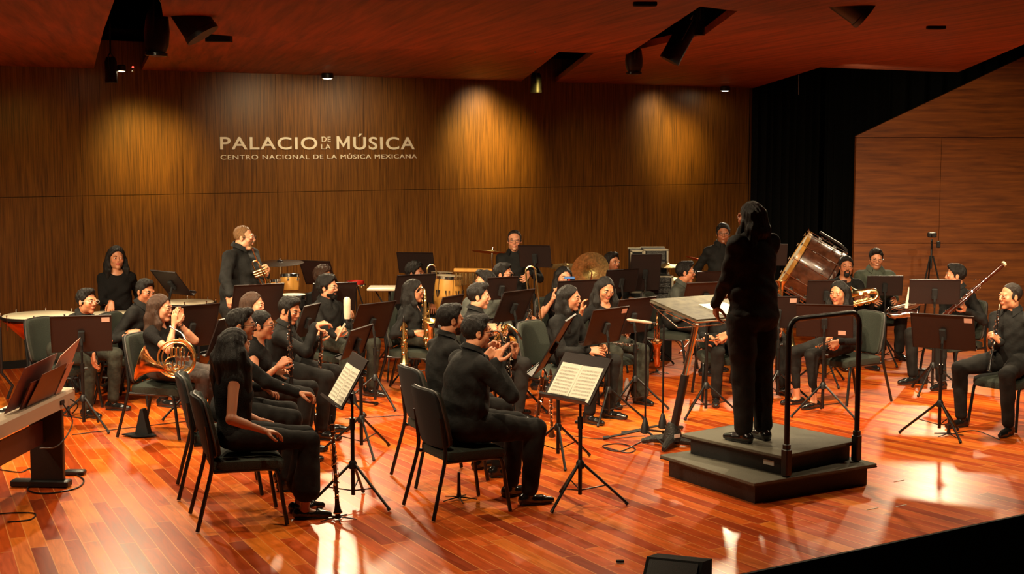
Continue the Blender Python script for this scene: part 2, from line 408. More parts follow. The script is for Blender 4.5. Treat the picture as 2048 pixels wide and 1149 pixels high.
# ---------------------------------------------------------------- people
SKIN = dict(fair=(.72, .32, .18), tan=(.62, .25, .125), olive=(.50, .19, .09), brown=(.38, .135, .06))
HAIRC = dict(black=(.010, .008, .007), dark=(.022, .014, .010), brown=(.05, .024, .014), fairbrown=(.20, .10, .04), grey=(.05, .042, .036))
def ik(S, T, a, b, pole):
    d = T-S; L = d.length; mx = (a+b)*.985
    if L > mx: T = S + d*(mx/L); d = T-S; L = mx
    if L < abs(a-b)+.02: L = abs(a-b)+.02
    u = d.normalized(); x = (a*a-b*b+L*L)/(2*L); hh = math.sqrt(max(a*a-x*x, 0))
    p = pole - u*pole.dot(u); p = p.normalized() if p.length > 1e-4 else u.orthogonal().normalized()
    return S + u*x + p*hh, T
def hand_prims(sd, wr, dr, pn, side, curl, sc=1.0, point=0, spread=.0):
    """side=+1 right hand. dr: towards fingers, pn: palm normal (out of the palm)."""
    dr = dr.normalized(); pn = (pn - dr*pn.dot(dr)).normalized(); lat = dr.cross(pn)*side  # towards little finger... thumb at -lat
    if True: lat = lat
    K = []
    offs = (-.032, -.011, .011, .031); pl = (.088, .092, .087, .078)
    for i in range(4):
        K.append(wr + dr*pl[i]*sc + lat*offs[i]*sc - pn*(.004 if i in (0, 3) else 0))
    for i, kk in enumerate(K):
        sd.cone(wr + lat*offs[i]*.55*sc + dr*.008, kk, .0155*sc, .0115*sc, .012)
    fl = (.070, .078, .073, .057)
    for i in range(4):
        c = curl[i] if isinstance(curl, (list, tuple)) else curl*(1+.10*(i-1.5)*.6)
        p = K[i]; ang = 0; d0 = (dr + lat*(offs[i]/.03)*(.10+spread)).normalized(); r = (.0092, .0098, .0092, .0082)[i]*sc
        for j, (fr, bend) in enumerate(((.46, 62), (.30, 80), (.24, 50))):
            ang += math.radians(bend)*c
            q = p + (d0*math.cos(ang) + pn*math.sin(ang))*fl[i]*fr*sc
            sd.cone(p, q, r, r*.9, .005); p = q; r *= .9
    # thumb from the side of the palm
    c = curl if not isinstance(curl, (list, tuple)) else sum(curl)/4
    b = wr + dr*.024*sc - lat*.026*sc + pn*.004
    d1 = (dr*.55 - lat*(.80-.3*c) + pn*(.25+.55*c)).normalized(); p1 = b + d1*.040*sc
    d2 = (dr*.75 - lat*(.35-.35*c) + pn*(.2+.7*c)).normalized(); p2 = p1 + d2*.032*sc
    d3 = (dr*.85 + lat*(.35*c) + pn*(.15+.6*c)).normalized(); p3 = p2 + d3*.024*sc
    sd.cone(b, p1, .0150*sc, .0115*sc, .012); sd.cone(p1, p2, .0110*sc, .0098*sc, .004); sd.cone(p2, p3, .0098*sc, .0085*sc, .004)
def head_prims(sd, M, sex='m', fat=0.0, smile=False, nose=1.0):
    R = M.to_3x3(); P = lambda x, y, z: M @ V((x, y, z))
    E = lambda c, r, k=.02, op='u': sd.ell(P(*c), r, R, k, op)
    f = 1+fat*.18
    E((0, -.012, .034), (.073, .092, .084), .0)
    E((0, .020, -.028), (.058*f, .063, .074), .03)
    E((0, .058, -.094), (.022*f, .020, .018), .025)
    for s in (-1, 1):
        E((s*.040*f, .004, -.062), (.020*f, .026, .026), .03)
        E((s*.040*f, .054, -.020), (.022*f, .022, .024), .022)
    if fat > .3: E((0, .03, -.098), (.042, .040, .022), .02)
    sd.cone(P(-.034, .074, .026), P(.034, .074, .026), .0115, .0115, .012)
    for s in (-1, 1): E((s*.031, .093, .007), (.018, .014, .012), .010, 's')
    for s in (-1, 1):
        E((s*.031, .0785, .0145), (.0170, .0145, .0090), .003)
        E((s*.031, .0785, -.0025), (.0165, .0135, .0068), .003)
    n = nose*(1.0 if sex == 'm' else .9)
    sd.cone(P(0, .084, .014), P(0, .100*n+.006*(1-n), -.020), .0080, .0115*n, .008)
    for s in (-1, 1): E((s*.0115, .092, -.026), (.0075, .009, .0065), .005)
    E((0, .0835, -.050), (.023+.006*smile, .0085, .0055), .006)
    E((0, .0815, -.060), (.020+.005*smile, .009, .0062), .006)
    sd.cone(P(-.021-.006*smile, .088, -.0552+.004*smile), P(.021+.006*smile, .088, -.0552+.004*smile), .002, .002, .002, 's')
    for s in (-1, 1):
        E((s*.076, -.006, -.003), (.0075, .019, .031), .006)
        E((s*.083, .000, .000), (.004, .009, .016), .004, 's')
def facepaint(Vv, M, lips=.6, stubble=0.0, blush=.1, sex='m'):
    Mi = np.array(M.inverted()); q = Vv @ Mi[:3, :3].T + Mi[:3, 3]
    t = np.ones((len(Vv), 4)); x, y, z = q[:, 0], q[:, 1], q[:, 2]
    hd_ = (y > .02) & (np.abs(x) < .09) & (z > -.13) & (z < .13)
    lp = hd_ & (((x/.027)**2 + ((z+.0555)/.0135)**2) < 1) & (y > .07)
    t[lp, 1] *= 1-.55*lips; t[lp, 2] *= 1-.45*lips; t[lp, 0] *= 1-.18*lips
    if stubble:
        j = hd_ & (z < -.036) & ~lp; g = np.clip(((-.036-z)/.02), 0, 1)*stubble
        for c in range(3): t[j, c] *= (1-g[j]*.6)
    b = hd_ & ((((np.abs(x)-.04)/.02)**2 + ((z+.02)/.018)**2) < 1); t[b, 1] *= 1-blush; t[b, 2] *= 1-blush
    return t
def hair_prims(sd, M, Y, style, amt=1.0):
    """M head matrix, Y yaw-only head matrix (for hair that hangs)"""
    R = M.to_3x3(); P = lambda x, y, z: M @ V((x, y, z)); Q = lambda x, y, z: Y @ V((x, y, z))
    g = dict(short=.012, buzz=.007, curly=.026, long=.011, bob=.018, tied=.009, receding=.006, quiff=.012).get(style, .012)
    sd.ell(P(0, -.014, .036), (.073+g, .090+g, .084+g), R, .0)
    if style in ('short', 'curly', 'quiff'): sd.ell(P(.01, .045, .098), (.052, .042, .028+g*.6), R, .02)
    if style == 'quiff': sd.ell(P(.012, .058, .104), (.046, .036, .030), R, .015)
    hl = .004 if style in ('receding',) else .013
    n = V((0, 1.28, -1)).normalized(); nw = (R @ n)
    o = P(0, hl if style != 'receding' else -.012, .000 if style not in ('long', 'bob', 'tied') else -.002)
    sd.plane(nw, nw.dot(o))
    if style not in ('long', 'bob'):
        for s in (-1, 1): sd.ell(P(s*.088, -.004, -.010), (.020, .024, .036), R, .006, 's')
        for s in (-1, 1): sd.ell(P(s*.068, .016, .012), (.012, .014, .030), R, .006)
    if style == 'curly': sd.ell(P(0, -.03, .05), (.092, .098, .088), R, .01)
    # keep the face clear
    sd.ell(P(0, .085, -.045), (.070, .050, .082), R, .008, 's')
    if style in ('short', 'quiff', 'curly', 'buzz', 'receding'): sd.ell(P(0, .106, .046), (.062, .036, .046), R, .006, 's')
    return sd
def long_hair(sd, Y, L=.35, w=1.0, front=1, side=0):
    Q = lambda x, y, z: Y @ V((x, y, z))
    for s in (-1, 1):
        sd.chain([Q(s*.066, -.012, .05), Q(s*.082*w, -.016, -.03), Q(s*.090*w, -.005+.02*front, -.12), Q(s*.094*w, .02*front, -L)], [.024, .024*w, .030*w, .018], .02)
        sd.chain([Q(s*.05, -.06, .03), Q(s*.062*w, -.075, -.08), Q(s*.075*w, -.07, -.2), Q(s*.065*w, -.075, -L)], [.045, .048*w, .05*w, .022], .03)
    sd.chain([Q(0, -.08, .03), Q(0, -.095, -.1), Q(0, -.085, -L)], [.05, .05*w, .03], .03)
def glasses(par, M, m='glassframe', dark=False):
    g = MB(); r = .0016 if not dark else .002
    for s in (-1, 1):
        g.tube([(s*.034+.023*math.cos(a)*(1 if abs(math.cos(a)) < .8 else .97), .1045, .004+.0165*math.sin(a)) for a in [2*PI*i/14 for i in range(14)]], r, 5, M, closed=True)
        g.tube([(s*.056, .103, .008), (s*.072, .085, .010), (s*.079, .02, .008), (s*.079, -.012, .0)], r, 5, M)
    g.tube([(-.012, .1045, .008), (0, .108, .011), (.012, .1045, .008)], r, 5, M)
    o = g.build('spectacles', m, par)
    if dark:
        l = MB()
        for s in (-1, 1): l.ball((s*.034, .103, .004), (.025, .003, .017), 12, M)
        l.build('lens', 'ebony', o)
    return o
def shoe(par, ank, fdir, kind='oxford', h=.008):
    f = V((fdir.x, fdir.y, 0)).normalized(); a = V((ank.x, ank.y, 0)); l = V((-f.y, f.x, 0)); s = SDF(h)
    z = ank.z - .085
    if z < 0: z = 0
    u = V((0, 0, 1)); b = a + u*z
    s.cone(b - f*.045 + u*.037, b + f*.09 + u*.032, .037, .036, .01)
    s.cone(b + f*.09 + u*.030, b + f*.165 + u*.024, .036, .024, .01)
    if kind in ('oxford', 'boot'): s.cone(b - f*.03 + u*.05, b + f*.0 + u*(.095 if kind == 'oxford' else .14), .040, .038, .02)
    if kind in ('pump', 'flat'):
        s.ell(b + f*.01 + u*.085, (.045, .045, .04), None, .008, 's'); s.ell(b + f*.05 + u*.075, (.040, .040, .034), None, .008, 's')
    s.plane(V((0, 0, -1)), -z+.0-.006, .002)
    Vv, F = s.solve(); o = npmesh('shoe', Vv, F, 'leather', par)
    m = MB(); M = Matrix(((l.x, f.x, 0, b.x), (l.y, f.y, 0, b.y), (0, 0, 1, b.z), (0, 0, 0, 1)))
    m.pad((.074, .235, .016), (0, .052, .008), M, .3, .8, n=20, m=6); m.box((.062, .062, .02), (0, -.035, .01), M, .006)
    m.build('sole', 'sole', o); return o
def person(label, head, s, body, face, seated=True, lean=.06, w=1.0, sex='m', skin='tan', hair='short', hairc='black', glass=None,
           top='shirt', sleeve=1.0, bottom='trouser', rh=None, lh=None, pitch=0, roll=0, knees=.16, feet=None, shoes='oxford', legs=True,
           hairlen=.35, hairw=1.0, legw=1.0, nk=0.0, neck='collar', beard=None, smile=False, fat=0.0, cat='person', base=0.0, bareleg=0, hs=1.0, belly=0.0, flare=0.0,
           rcurl=.35, lcurl=.35, rdir=None, ldir=None, rpn=None, lpn=None, legfwd=.44, kneez=.54, watch=None, root=None, stance=.11, headm=1.0):
    hw = W(head[0], head[1], s); bf = hd(body); lt = V((bf.y, -bf.x, 0))  # right side
    org = V((hw.x, hw.y, 0)) - bf*lean + V((0, 0, base)); org.z = base
    rt = empty('person', org, body, label, cat)
    Mi = Matrix(((lt.x, bf.x, 0, org.x), (lt.y, bf.y, 0, org.y), (0, 0, 1, org.z), (0, 0, 0, 1))).inverted()
    H = Mi @ hw; seatz = .487
    pz = seatz+.085 if seated else (H.z+.12)*.52
    pel = V((0, 0, pz))
    Yw = Matrix.Translation(H) @ Matrix.Rotation(math.radians(face-body), 4, 'Z')
    Hm = Yw @ Matrix.Rotation(math.radians(pitch), 4, 'X') @ Matrix.Rotation(math.radians(roll), 4, 'Y') @ Matrix.Scale(hs, 4)
    ns = V((0, -.042, -.185)); up = H - pel
    hb = Hm @ V((0, -.022, -.05))
    N = V((H.x*.9, H.y*.86-.030, H.z-.160+nk)); sw = (.168 if sex == 'm' else .148)*(.6+.4*w)
    SP = (N-pel).normalized(); shz = N - SP*.050
    tt = math.radians((face-body)*.0); Sr = shz + V((sw, 0, 0)); Sl = shz - V((sw, 0, 0))
    # spine frame
    zx = V((1, 0, 0)); zz = SP; zy = zz.cross(zx).normalized(); R = Matrix((zx, zy, zz)).transposed()
    SL = (N-pel).length; g = 1.0
    def torso(sd, gr=0.0, thin=1.0):
        q = lambda r: tuple((x*thin+gr) for x in r)
        sd.ell(pel + V((0, .0, .022)), q((.158*w, .112*w, .09)), R, .0)
        sd.ell(pel + SP*SL*.33 + zy*(.02*belly+.008), q((.138*w+.02*belly, .100*w+.05*belly, .17)), R, .06)
        sd.ell(pel + SP*SL*.68, q(((.155 if sex == 'm' else .135)*(.4+.6*w), .108*w, .17)), R, .06)
        sd.cone(shz + V((sw*.90, 0, -.012)), shz + V((-sw*.90, 0, -.012)), .050*thin+gr, .050*thin+gr, .05)
        sd.cone(N + SP*.02, shz + V((sw*.75, 0, .0)), .040*thin+gr, .042*thin+gr, .04); sd.cone(N + SP*.02, shz + V((-sw*.75, 0, .0)), .040*thin+gr, .042*thin+gr, .04)
        if sex == 'f':
            for k in (-1, 1): sd.ell(pel + SP*SL*.63 + V((k*.068, 0, 0)) + zy*.075, q((.056, .050, .055)), R, .04)
    # arms
    arms = []
    for side, S, T, cu, dd, pp in ((1, Sr, rh, rcurl, rdir, rpn), (-1, Sl, lh, lcurl, ldir, lpn)):
        dw = (Mi.to_3x3() @ V(dd)).normalized() if dd is not None else None
        pw = (Mi.to_3x3() @ V(pp)).normalized() if pp is not None else None
        if T is None:
            T = V((side*.10, .33, seatz+.225)) if seated else V((side*(sw+.07*w), .06, pz-.04))
            dw = dw or (V((-side*.35, .85, -.3)).normalized() if seated else V((0, .12, -1)).normalized())
            pw = pw or (V((0, -.2, -1)) if seated else V((-side, 0, 0)))
        elif isinstance(T, Vector): T = Mi @ T
        else: T = V(T)
        if dw is None: dw = (T - (S + V((side*.06, .02, -.24)))).normalized()
        if pw is None: pw = V((-side*.8, .0, -.4))
        wr = T - dw*.075*(.93 if sex == 'f' else 1)
        a, b = (.285, .25) if sex == 'm' else (.265, .235)
        pole = V((side*.55, -.35, -1.0)) if seated else V((side*.35, -1.0, -.35))
        E, wr = ik(S, wr, a, b, pole)
        arms.append((side, S, E, wr, dw, pw, cu))
    # ---- body: one continuous surface
    sd = SDF(.0058 if s < 215 else .005)
    torso(sd, 0, .86)
    nr = (.051 if sex == 'm' else .043)*(1+.35*fat)
    sd.cone(N - SP*.02, hb, nr*1.08, nr, .03)
    head_prims(sd, Hm, sex, fat, smile)
    ar = (1.0 if sex == 'm' else .86)*(.5+.5*w)
    for side, S, E, wr, dw, pw, cu in arms:
        sd.cone(S, E, .044*ar, .037*ar, .03); sd.cone(E, wr, .038*ar, .024*ar, .012)
        sd.cone(E, E+(wr-E)*.45, .038*ar, .036*ar, .012)
        hand_prims(sd, wr, dw, pw, side, cu, 1.0 if sex == 'm' else .92)
    # legs
    L = []
    if legs:
        for side in (-1, 1):
            hip = pel + V((side*.088*w, .01, -.01))
            if seated:
                kz = kneez; an = (V((feet[0 if side < 0 else 1][0], feet[0 if side < 0 else 1][1], .085)) if feet else V((side*(knees+.0), legfwd-.02, .085)))
                hip.z = seatz + .100*min(w, 1.15)
                kn = V((side*knees, legfwd+.03, kz))
            else:
                an = V((side*stance, -.01, .085)); kn = V((side*(stance*.45+.045), .02, pz*.53))
            L.append((side, hip, kn, an))
        if bareleg:
            for side, hip, kn, an in L: sd.chain([hip, kn, an - V((0, 0, .02))], [.055, .045, .032], .02); sd.cone(an - V((0, 0, .035)), an + (V((0, .10, -.06)) if True else V()), .028, .022, .02)
    Vv, F = sd.solve()
    npmesh('body', Vv, F, skin_mat('skin_'+skin, SKIN[skin]), rt, facepaint(Vv, Hm, .95 if sex == 'f' else .45, .35 if (sex == 'm' and beard is None) else 0, .12, sex))
    # ---- eyes, brows
    hm = hair_mat('hair_'+hairc, HAIRC[hairc])
    for k in (-1, 1):
        e = MB(); e.ball((k*.031, .0780, .0060), .0122, 12, Hm); eo = e.build('eye', 'eyewhite', rt)
        e = MB(); e.ball((k*.031, .0848, .0055 + (-.003 if pitch < -12 else 0)), (.0066, .0062, .0066), 10, Hm); e.build('iris', 'iris', eo); e = MB(); e.tube([(k*.018, .0905, .0080), (k*.031, .0925, .0115), (k*.046, .085, .0075)], [.0012, .0018, .0012], 5, Hm); e.build('eyelashes', hm, eo)
    for k in (-1, 1): e = MB(); e.tube([(k*.013, .0900, .026), (k*.030, .0895, .0305), (k*.048, .0765, .027)], [.0034, .0042, .0018], 6, Hm)
    e.build('eyebrow', hm, rt)
    if smile:
        e = MB(); e.pad((.036, .008, .009), (0, .0855, -.0535), Hm, .8, .8, n=12, m=6); e.build('teeth', 'teeth', rt)
    # ---- hair
    if hair:
        sh = SDF(.006 if s < 230 else .005); hair_prims(sh, Hm, Yw, hair)
        if hair in ('long', 'bob'): long_hair(sh, Yw, hairlen if (hair == 'long' or hairlen < .2) else .2, hairw)
        if hair == 'tied':
            sh.ell(Hm @ V((0, -.125, .02)), (.035, .04, .04), None, .02); sh.chain([Yw @ V((0, -.12, .02)), Yw @ V((0, -.135, -.08)), Yw @ V((.01, -.11, -.2))], [.03, .032, .012], .02)
        if hair in ('long', 'bob'): sh.ell(Yw @ V((0, .078, -.04)), (.062, .058, .096), Yw.to_3x3(), .010, 's'); sh.ell(Hm @ V((0, .098, .050)), (.054, .036, .054), Hm.to_3x3(), .012, 's')
        amp, fr = (.0075, 95) if hair == 'curly' else ((.0026, 60) if hair in ('long', 'bob') else (.0028, 130))
        if hair in ('long', 'bob'):
            dsp = lambda x, y, z: amp*(np.sin(x*230+np.sin(z*22)*1.5)*.6+np.sin(y*210+z*14)*.5+.5*np.sin(z*34+x*30))
        else: dsp = lambda x, y, z: (amp if hair != 'quiff' else .0042)*(np.sin(x*fr+2*np.sin(y*40))*np.sin(y*fr*.9+1)*np.sin(z*fr*.8)+.6*np.sin(x*fr*1.9+z*50)*np.sin(y*fr*1.7))
        Vv, F = sh.solve(dsp); npmesh('hair', Vv, F, hm, rt)
    if beard:
        sb = SDF(.005); RR = Hm.to_3x3()
        sb.ell(Hm @ V((0, .024, -.030)), (.0605, .0655, .0785), RR, .0); sb.ell(Hm @ V((0, .060, -.096)), (.027, .024, .024), RR, .02)
        for k in (-1, 1): sb.ell(Hm @ V((k*.040, .006, -.062)), (.0235, .0285, .030), RR, .02)
        sb.ell(Hm @ V((0, .088, -.042)), (.026, .012, .006), RR, .004)
        n = (RR @ V((0, -.25, 1))).normalized(); sb.plane(n, n.dot(Hm @ V((0, .07, -.040))), .004)
        sb.ell(Hm @ V((0, .10, -.056)), (.022, .03, .0085), RR, .003, 's')
        for k in (-1, 1): sb.ell(Hm @ V((k*.052, .06, -.020)), (.034, .045, .036), RR, .006, 's')
        if beard == 'goatee':
            for k in (-1, 1): sb.ell(Hm @ V((k*.062, .03, -.075)), (.034, .06, .06), RR, .004, 's')
        Vv, F = sb.solve(lambda x, y, z: .0012*np.sin(x*400)*np.sin(y*380)*np.sin(z*390))
        npmesh('beard', Vv, F, hm, rt)
    if glass: glasses(rt, Hm, 'clearframe' if glass == 'clear' else 'glassframe', glass == 'sun')
    # ---- top
    st = SDF(.009 if s < 215 else .0075); torso(st, .009)
    if belly: st.ell(pel + SP*.16 + zy*.09*belly, (.15*w, .12*belly, .15), R, .08)
    for side, S, E, wr, dw, pw, cu in arms:
        if sleeve > 0:
            st.cone(S, E if sleeve > .3 else S+(E-S)*.5, .055*ar, .049*ar, .035)
            if sleeve > .45:
                fr = min(.97, (sleeve-.45)/.55*.55+.42); q = E+(wr-E)*fr
                st.cone(E, q, .048*ar, (.040-.006*fr)*ar, .012)
                st.cone(q - (wr-E).normalized()*.035, q, .036*ar, .037*ar, .006)
    # neckline
    nk = N + SP*.045
    if neck == 'collar':
        st.cone(N - SP*.005, nk - SP*.004, nr*1.22, nr*1.16, .012)
        st.cone(N + zy*.115 + SP*.035, N + zy*.115 - SP*.045, .034, .010, .008, 's')
    elif neck == 'round':
        st.ell(N + zy*.055 + SP*.035, (.075, .085, .055), R, .01, 's')
    elif neck == 'v':
        st.ell(N + zy*.05 + SP*.03, (.07, .09, .05), R, .01, 's'); st.cone(N + zy*.12 + SP*.0, N + zy*.13 - SP*.13, .05, .012, .01, 's')
    if not seated and sex == 'm':   # shirt tails hang over the belt
        st.ell(pel + SP*.16, (.142*w, .106*w, .20), R, .06); 
        for k in (-1, 1): st.ell(pel + V((k*.066*w, .008, .0)), (.086*w, .098*w, .15), None, .05)
    fold = lambda x, y, z: .0022*np.sin(z*48+np.sin(x*18)*2+y*20)+.0018*np.sin(x*40+z*60+y*35)+.0012*np.sin(y*70-z*25)
    if flare or not seated: pass
    Vv, F = st.solve(fold); tp = npmesh('blouse' if sex == 'f' else 'shirt', Vv, F, top, rt)
    if neck == 'collar':
        c = MB(); nn = 15; rr = nr*1.16; fs = []; vs = []
        for i in range(nn):
            a = math.radians(90 + 34 + (360-68)*i/(nn-1)); e = abs(i-(nn-1)/2)/((nn-1)/2); d = V((math.cos(a), 0, 0)) + zy*math.sin(a)
            t0 = N + SP*(.092 - .030*e*e) + zy*.006; dn = .034 + .034*e**4
            ri, ro = rr*1.04, rr*1.16 + .026 + .016*e**3
            vs += [t0 + d*ri - SP*.03, t0 + d*ri, t0 + d*(ri+.005), t0 + d*ro - SP*dn, t0 + d*(ro-.005) - SP*dn]
        for i in range(nn-1):
            for j in range(5): fs.append((i*5+j, i*5+(j+1) % 5, i*5+5+(j+1) % 5, i*5+5+j))
        fs += [(0, 1, 2, 3, 4), tuple(range(nn*5-1, nn*5-6, -1))]; c.add(vs, fs)
        c.build('collar', top, tp)
    # ---- trousers
    if legs:
        sl = SDF(.010 if s < 215 else .0085); lw = legw*(1.0 if sex == 'm' else .90)*(.55+.45*w)
        sl.ell(pel + V((0, 0, .012)), (.166*w, (.122 if seated else .104)*w, .094), R, .0)
        for side, hip, kn, an in L:
            tw = 1.0 if seated else .86; sl.cone(hip, kn, .090*lw*tw, .066*lw, .04); sl.cone(hip + V((0, .02, 0)), hip + (kn-hip)*.55, .094*lw*tw, .080*lw*(1 if seated else .95), .03)
            hem = kn + (an-kn)*(.93 if not bareleg else bareleg)
            if flare: sl.cone(kn, hem, .070*lw, (.050+flare)*lw, .02)
            else: sl.cone(kn, hem, .064*lw, (.052 if sex == 'm' else .042)*lw, .02); 
            sl.cone(kn + V((0, -.015, 0)), kn + (hem-kn)*.45 + V((0, -.016, 0)), .056*lw, .056*lw, .02)
        f2 = lambda x, y, z: .0012*np.sin(z*38+y*30+x*10)+.0012*np.sin(x*50+y*26)+.001*np.sin(y*60-z*44)
        Vv, F = sl.solve(f2); npmesh('trousers', Vv, F, bottom, rt)
        for side, hip, kn, an in L:
            fd = V((side*.18, 1, 0)); shoe(rt, an, fd, shoes)
            if shoes == 'pump':
                h = MB(); a = V((an.x, an.y, 0)) - fd.normalized()*.035; h.tube([a + V((0, 0, .05)), a + V((0, -.004, .0))], [.018, .010], 8); h.build('heel', 'leather', rt)
    if watch is not None:
        side, S, E, wr, dw, pw, cu = arms[0 if watch > 0 else 1]; q = wr + (E-wr)*.12; t = (E-wr).normalized()
        m = MB(); m.tube([q - t*.009, q + t*.009], .030*ar, 12); m.build('wristwatch', 'silver', rt)
    rt['_h'] = 0; del rt['_h']
    return rt, Mi.inverted(), arms, Hm
# ---------------------------------------------------------------- the setting
def node_mat(name):
    m = bpy.data.materials.new(name); nt, N, L = _nt(m); return m, N, L, N['Principled BSDF']
def mth(N, L, op, a, b=None, c=None):
    n = N.new('ShaderNodeMath'); n.operation = op
    for i, q in enumerate((a, b, c)):
        if q is None: continue
        if isinstance(q, (int, float)): n.inputs[i].default_value = q
        else: L.new(q, n.inputs[i])
    return n.outputs[0]
def floor_mat():
    m, N, L, B = node_mat('stage_planks')
    g = N.new('ShaderNodeNewGeometry'); sp = N.new('ShaderNodeSeparateXYZ'); L.new(g.outputs['Position'], sp.inputs[0])
    C = onz(-150, 500); x = mth(N, L, 'SUBTRACT', sp.outputs[0], C.x); y = mth(N, L, 'SUBTRACT', sp.outputs[1], C.y)
    th = mth(N, L, 'ARCTAN2', y, x); r = mth(N, L, 'SQRT', mth(N, L, 'ADD', mth(N, L, 'MULTIPLY', x, x), mth(N, L, 'MULTIPLY', y, y)))
    u = mth(N, L, 'MULTIPLY', th, 27.0/0.10); iu = mth(N, L, 'FLOOR', u); fu = mth(N, L, 'SUBTRACT', u, iu)
    w1 = N.new('ShaderNodeTexWhiteNoise'); w1.noise_dimensions = '1D'; L.new(iu, w1.inputs['W'])
    rr = mth(N, L, 'ADD', mth(N, L, 'DIVIDE', r, 1.15), mth(N, L, 'MULTIPLY', w1.outputs[0], 9.0)); ir = mth(N, L, 'FLOOR', rr); fr = mth(N, L, 'SUBTRACT', rr, ir)
    cb = N.new('ShaderNodeCombineXYZ'); L.new(iu, cb.inputs[0]); L.new(ir, cb.inputs[1])
    w2 = N.new('ShaderNodeTexWhiteNoise'); w2.noise_dimensions = '2D'; L.new(cb.outputs[0], w2.inputs['Vector'])
    ramp = N.new('ShaderNodeValToRGB'); L.new(w2.outputs[0], ramp.inputs[0]); e = ramp.color_ramp.elements
    e[0].position = 0; e[0].color = (.34, .048, .006, 1); e[1].position = 1; e[1].color = (.86, .235, .025, 1)
    for p, c in ((.15, (.52, .072, .007, 1)), (.42, (.68, .108, .009, 1)), (.75, (.78, .155, .014, 1))):
        q = e.new(p); q.color = c
    gc = N.new('ShaderNodeCombineXYZ'); L.new(mth(N, L, 'MULTIPLY', u, 2.2), gc.inputs[0]); L.new(mth(N, L, 'MULTIPLY', r, 2.5), gc.inputs[1]); L.new(mth(N, L, 'MULTIPLY', w2.outputs[0], 40.0), gc.inputs[2])
    gn = N.new('ShaderNodeTexNoise'); gn.inputs['Scale'].default_value = 1.0; gn.inputs['Detail'].default_value = 6; gn.inputs['Distortion'].default_value = 1.2; L.new(gc.outputs[0], gn.inputs['Vector'])
    gr = N.new('ShaderNodeValToRGB'); L.new(gn.outputs['Fac'], gr.inputs[0]); gr.color_ramp.elements[0].position = .3; gr.color_ramp.elements[0].color = (.72, .66, .60, 1); gr.color_ramp.elements[1].position = .65; gr.color_ramp.elements[1].color = (1.1, 1.1, 1.1, 1)
    mx = N.new('ShaderNodeMix'); mx.data_type = 'RGBA'; mx.blend_type = 'MULTIPLY'; mx.inputs[0].default_value = 1
    L.new(ramp.outputs[0], mx.inputs[6]); L.new(gr.outputs[0], mx.inputs[7])
    big = N.new('ShaderNodeTexNoise'); big.inputs['Scale'].default_value = .9; big.inputs['Detail'].default_value = 3; L.new(g.outputs['Position'], big.inputs['Vector'])
    br = N.new('ShaderNodeValToRGB'); L.new(big.outputs['Fac'], br.inputs[0]); br.color_ramp.elements[0].position = .38; br.color_ramp.elements[0].color = (.78, .66, .62, 1); br.color_ramp.elements[1].position = .6; br.color_ramp.elements[1].color = (1, 1, 1, 1)
    m2 = N.new('ShaderNodeMix'); m2.data_type = 'RGBA'; m2.blend_type = 'MULTIPLY'; m2.inputs[0].default_value = .8; L.new(mx.outputs[2], m2.inputs[6]); L.new(br.outputs[0], m2.inputs[7])
    s1 = mth(N, L, 'LESS_THAN', mth(N, L, 'ABSOLUTE', mth(N, L, 'SUBTRACT', fu, .5)), .472)
    s2 = mth(N, L, 'LESS_THAN', mth(N, L, 'ABSOLUTE', mth(N, L, 'SUBTRACT', fr, .5)), .497)
    seam = mth(N, L, 'SUBTRACT', 1.0, mth(N, L, 'MULTIPLY', s1, s2))
    m3 = N.new('ShaderNodeMix'); m3.data_type = 'RGBA'; L.new(mth(N, L, 'MULTIPLY', seam, .75), m3.inputs[0]); L.new(m2.outputs[2], m3.inputs[6]); m3.inputs[7].default_value = (.85, .34, .09, 1)
    L.new(m3.outputs[2], B.inputs['Base Color'])
    rn = N.new('ShaderNodeMapRange'); L.new(gn.outputs['Fac'], rn.inputs[0]); rn.inputs[3].default_value = .27; rn.inputs[4].default_value = .40; L.new(rn.outputs[0], B.inputs['Roughness'])
    bp = N.new('ShaderNodeBump'); bp.inputs['Strength'].default_value = .10; bp.inputs['Distance'].default_value = .01
    hh = mth(N, L, 'ADD', mth(N, L, 'MULTIPLY', w2.outputs[0], .25), mth(N, L, 'MULTIPLY', gn.outputs['Fac'], .25)); L.new(mth(N, L, 'SUBTRACT', hh, mth(N, L, 'MULTIPLY', seam, .5)), bp.inputs['Height'])
    L.new(bp.outputs[0], B.inputs['Normal']); B.inputs['Specular IOR Level'].default_value = .32; B.inputs['Coat Weight'].default_value = .06; B.inputs['Coat Roughness'].default_value = .12
    return m
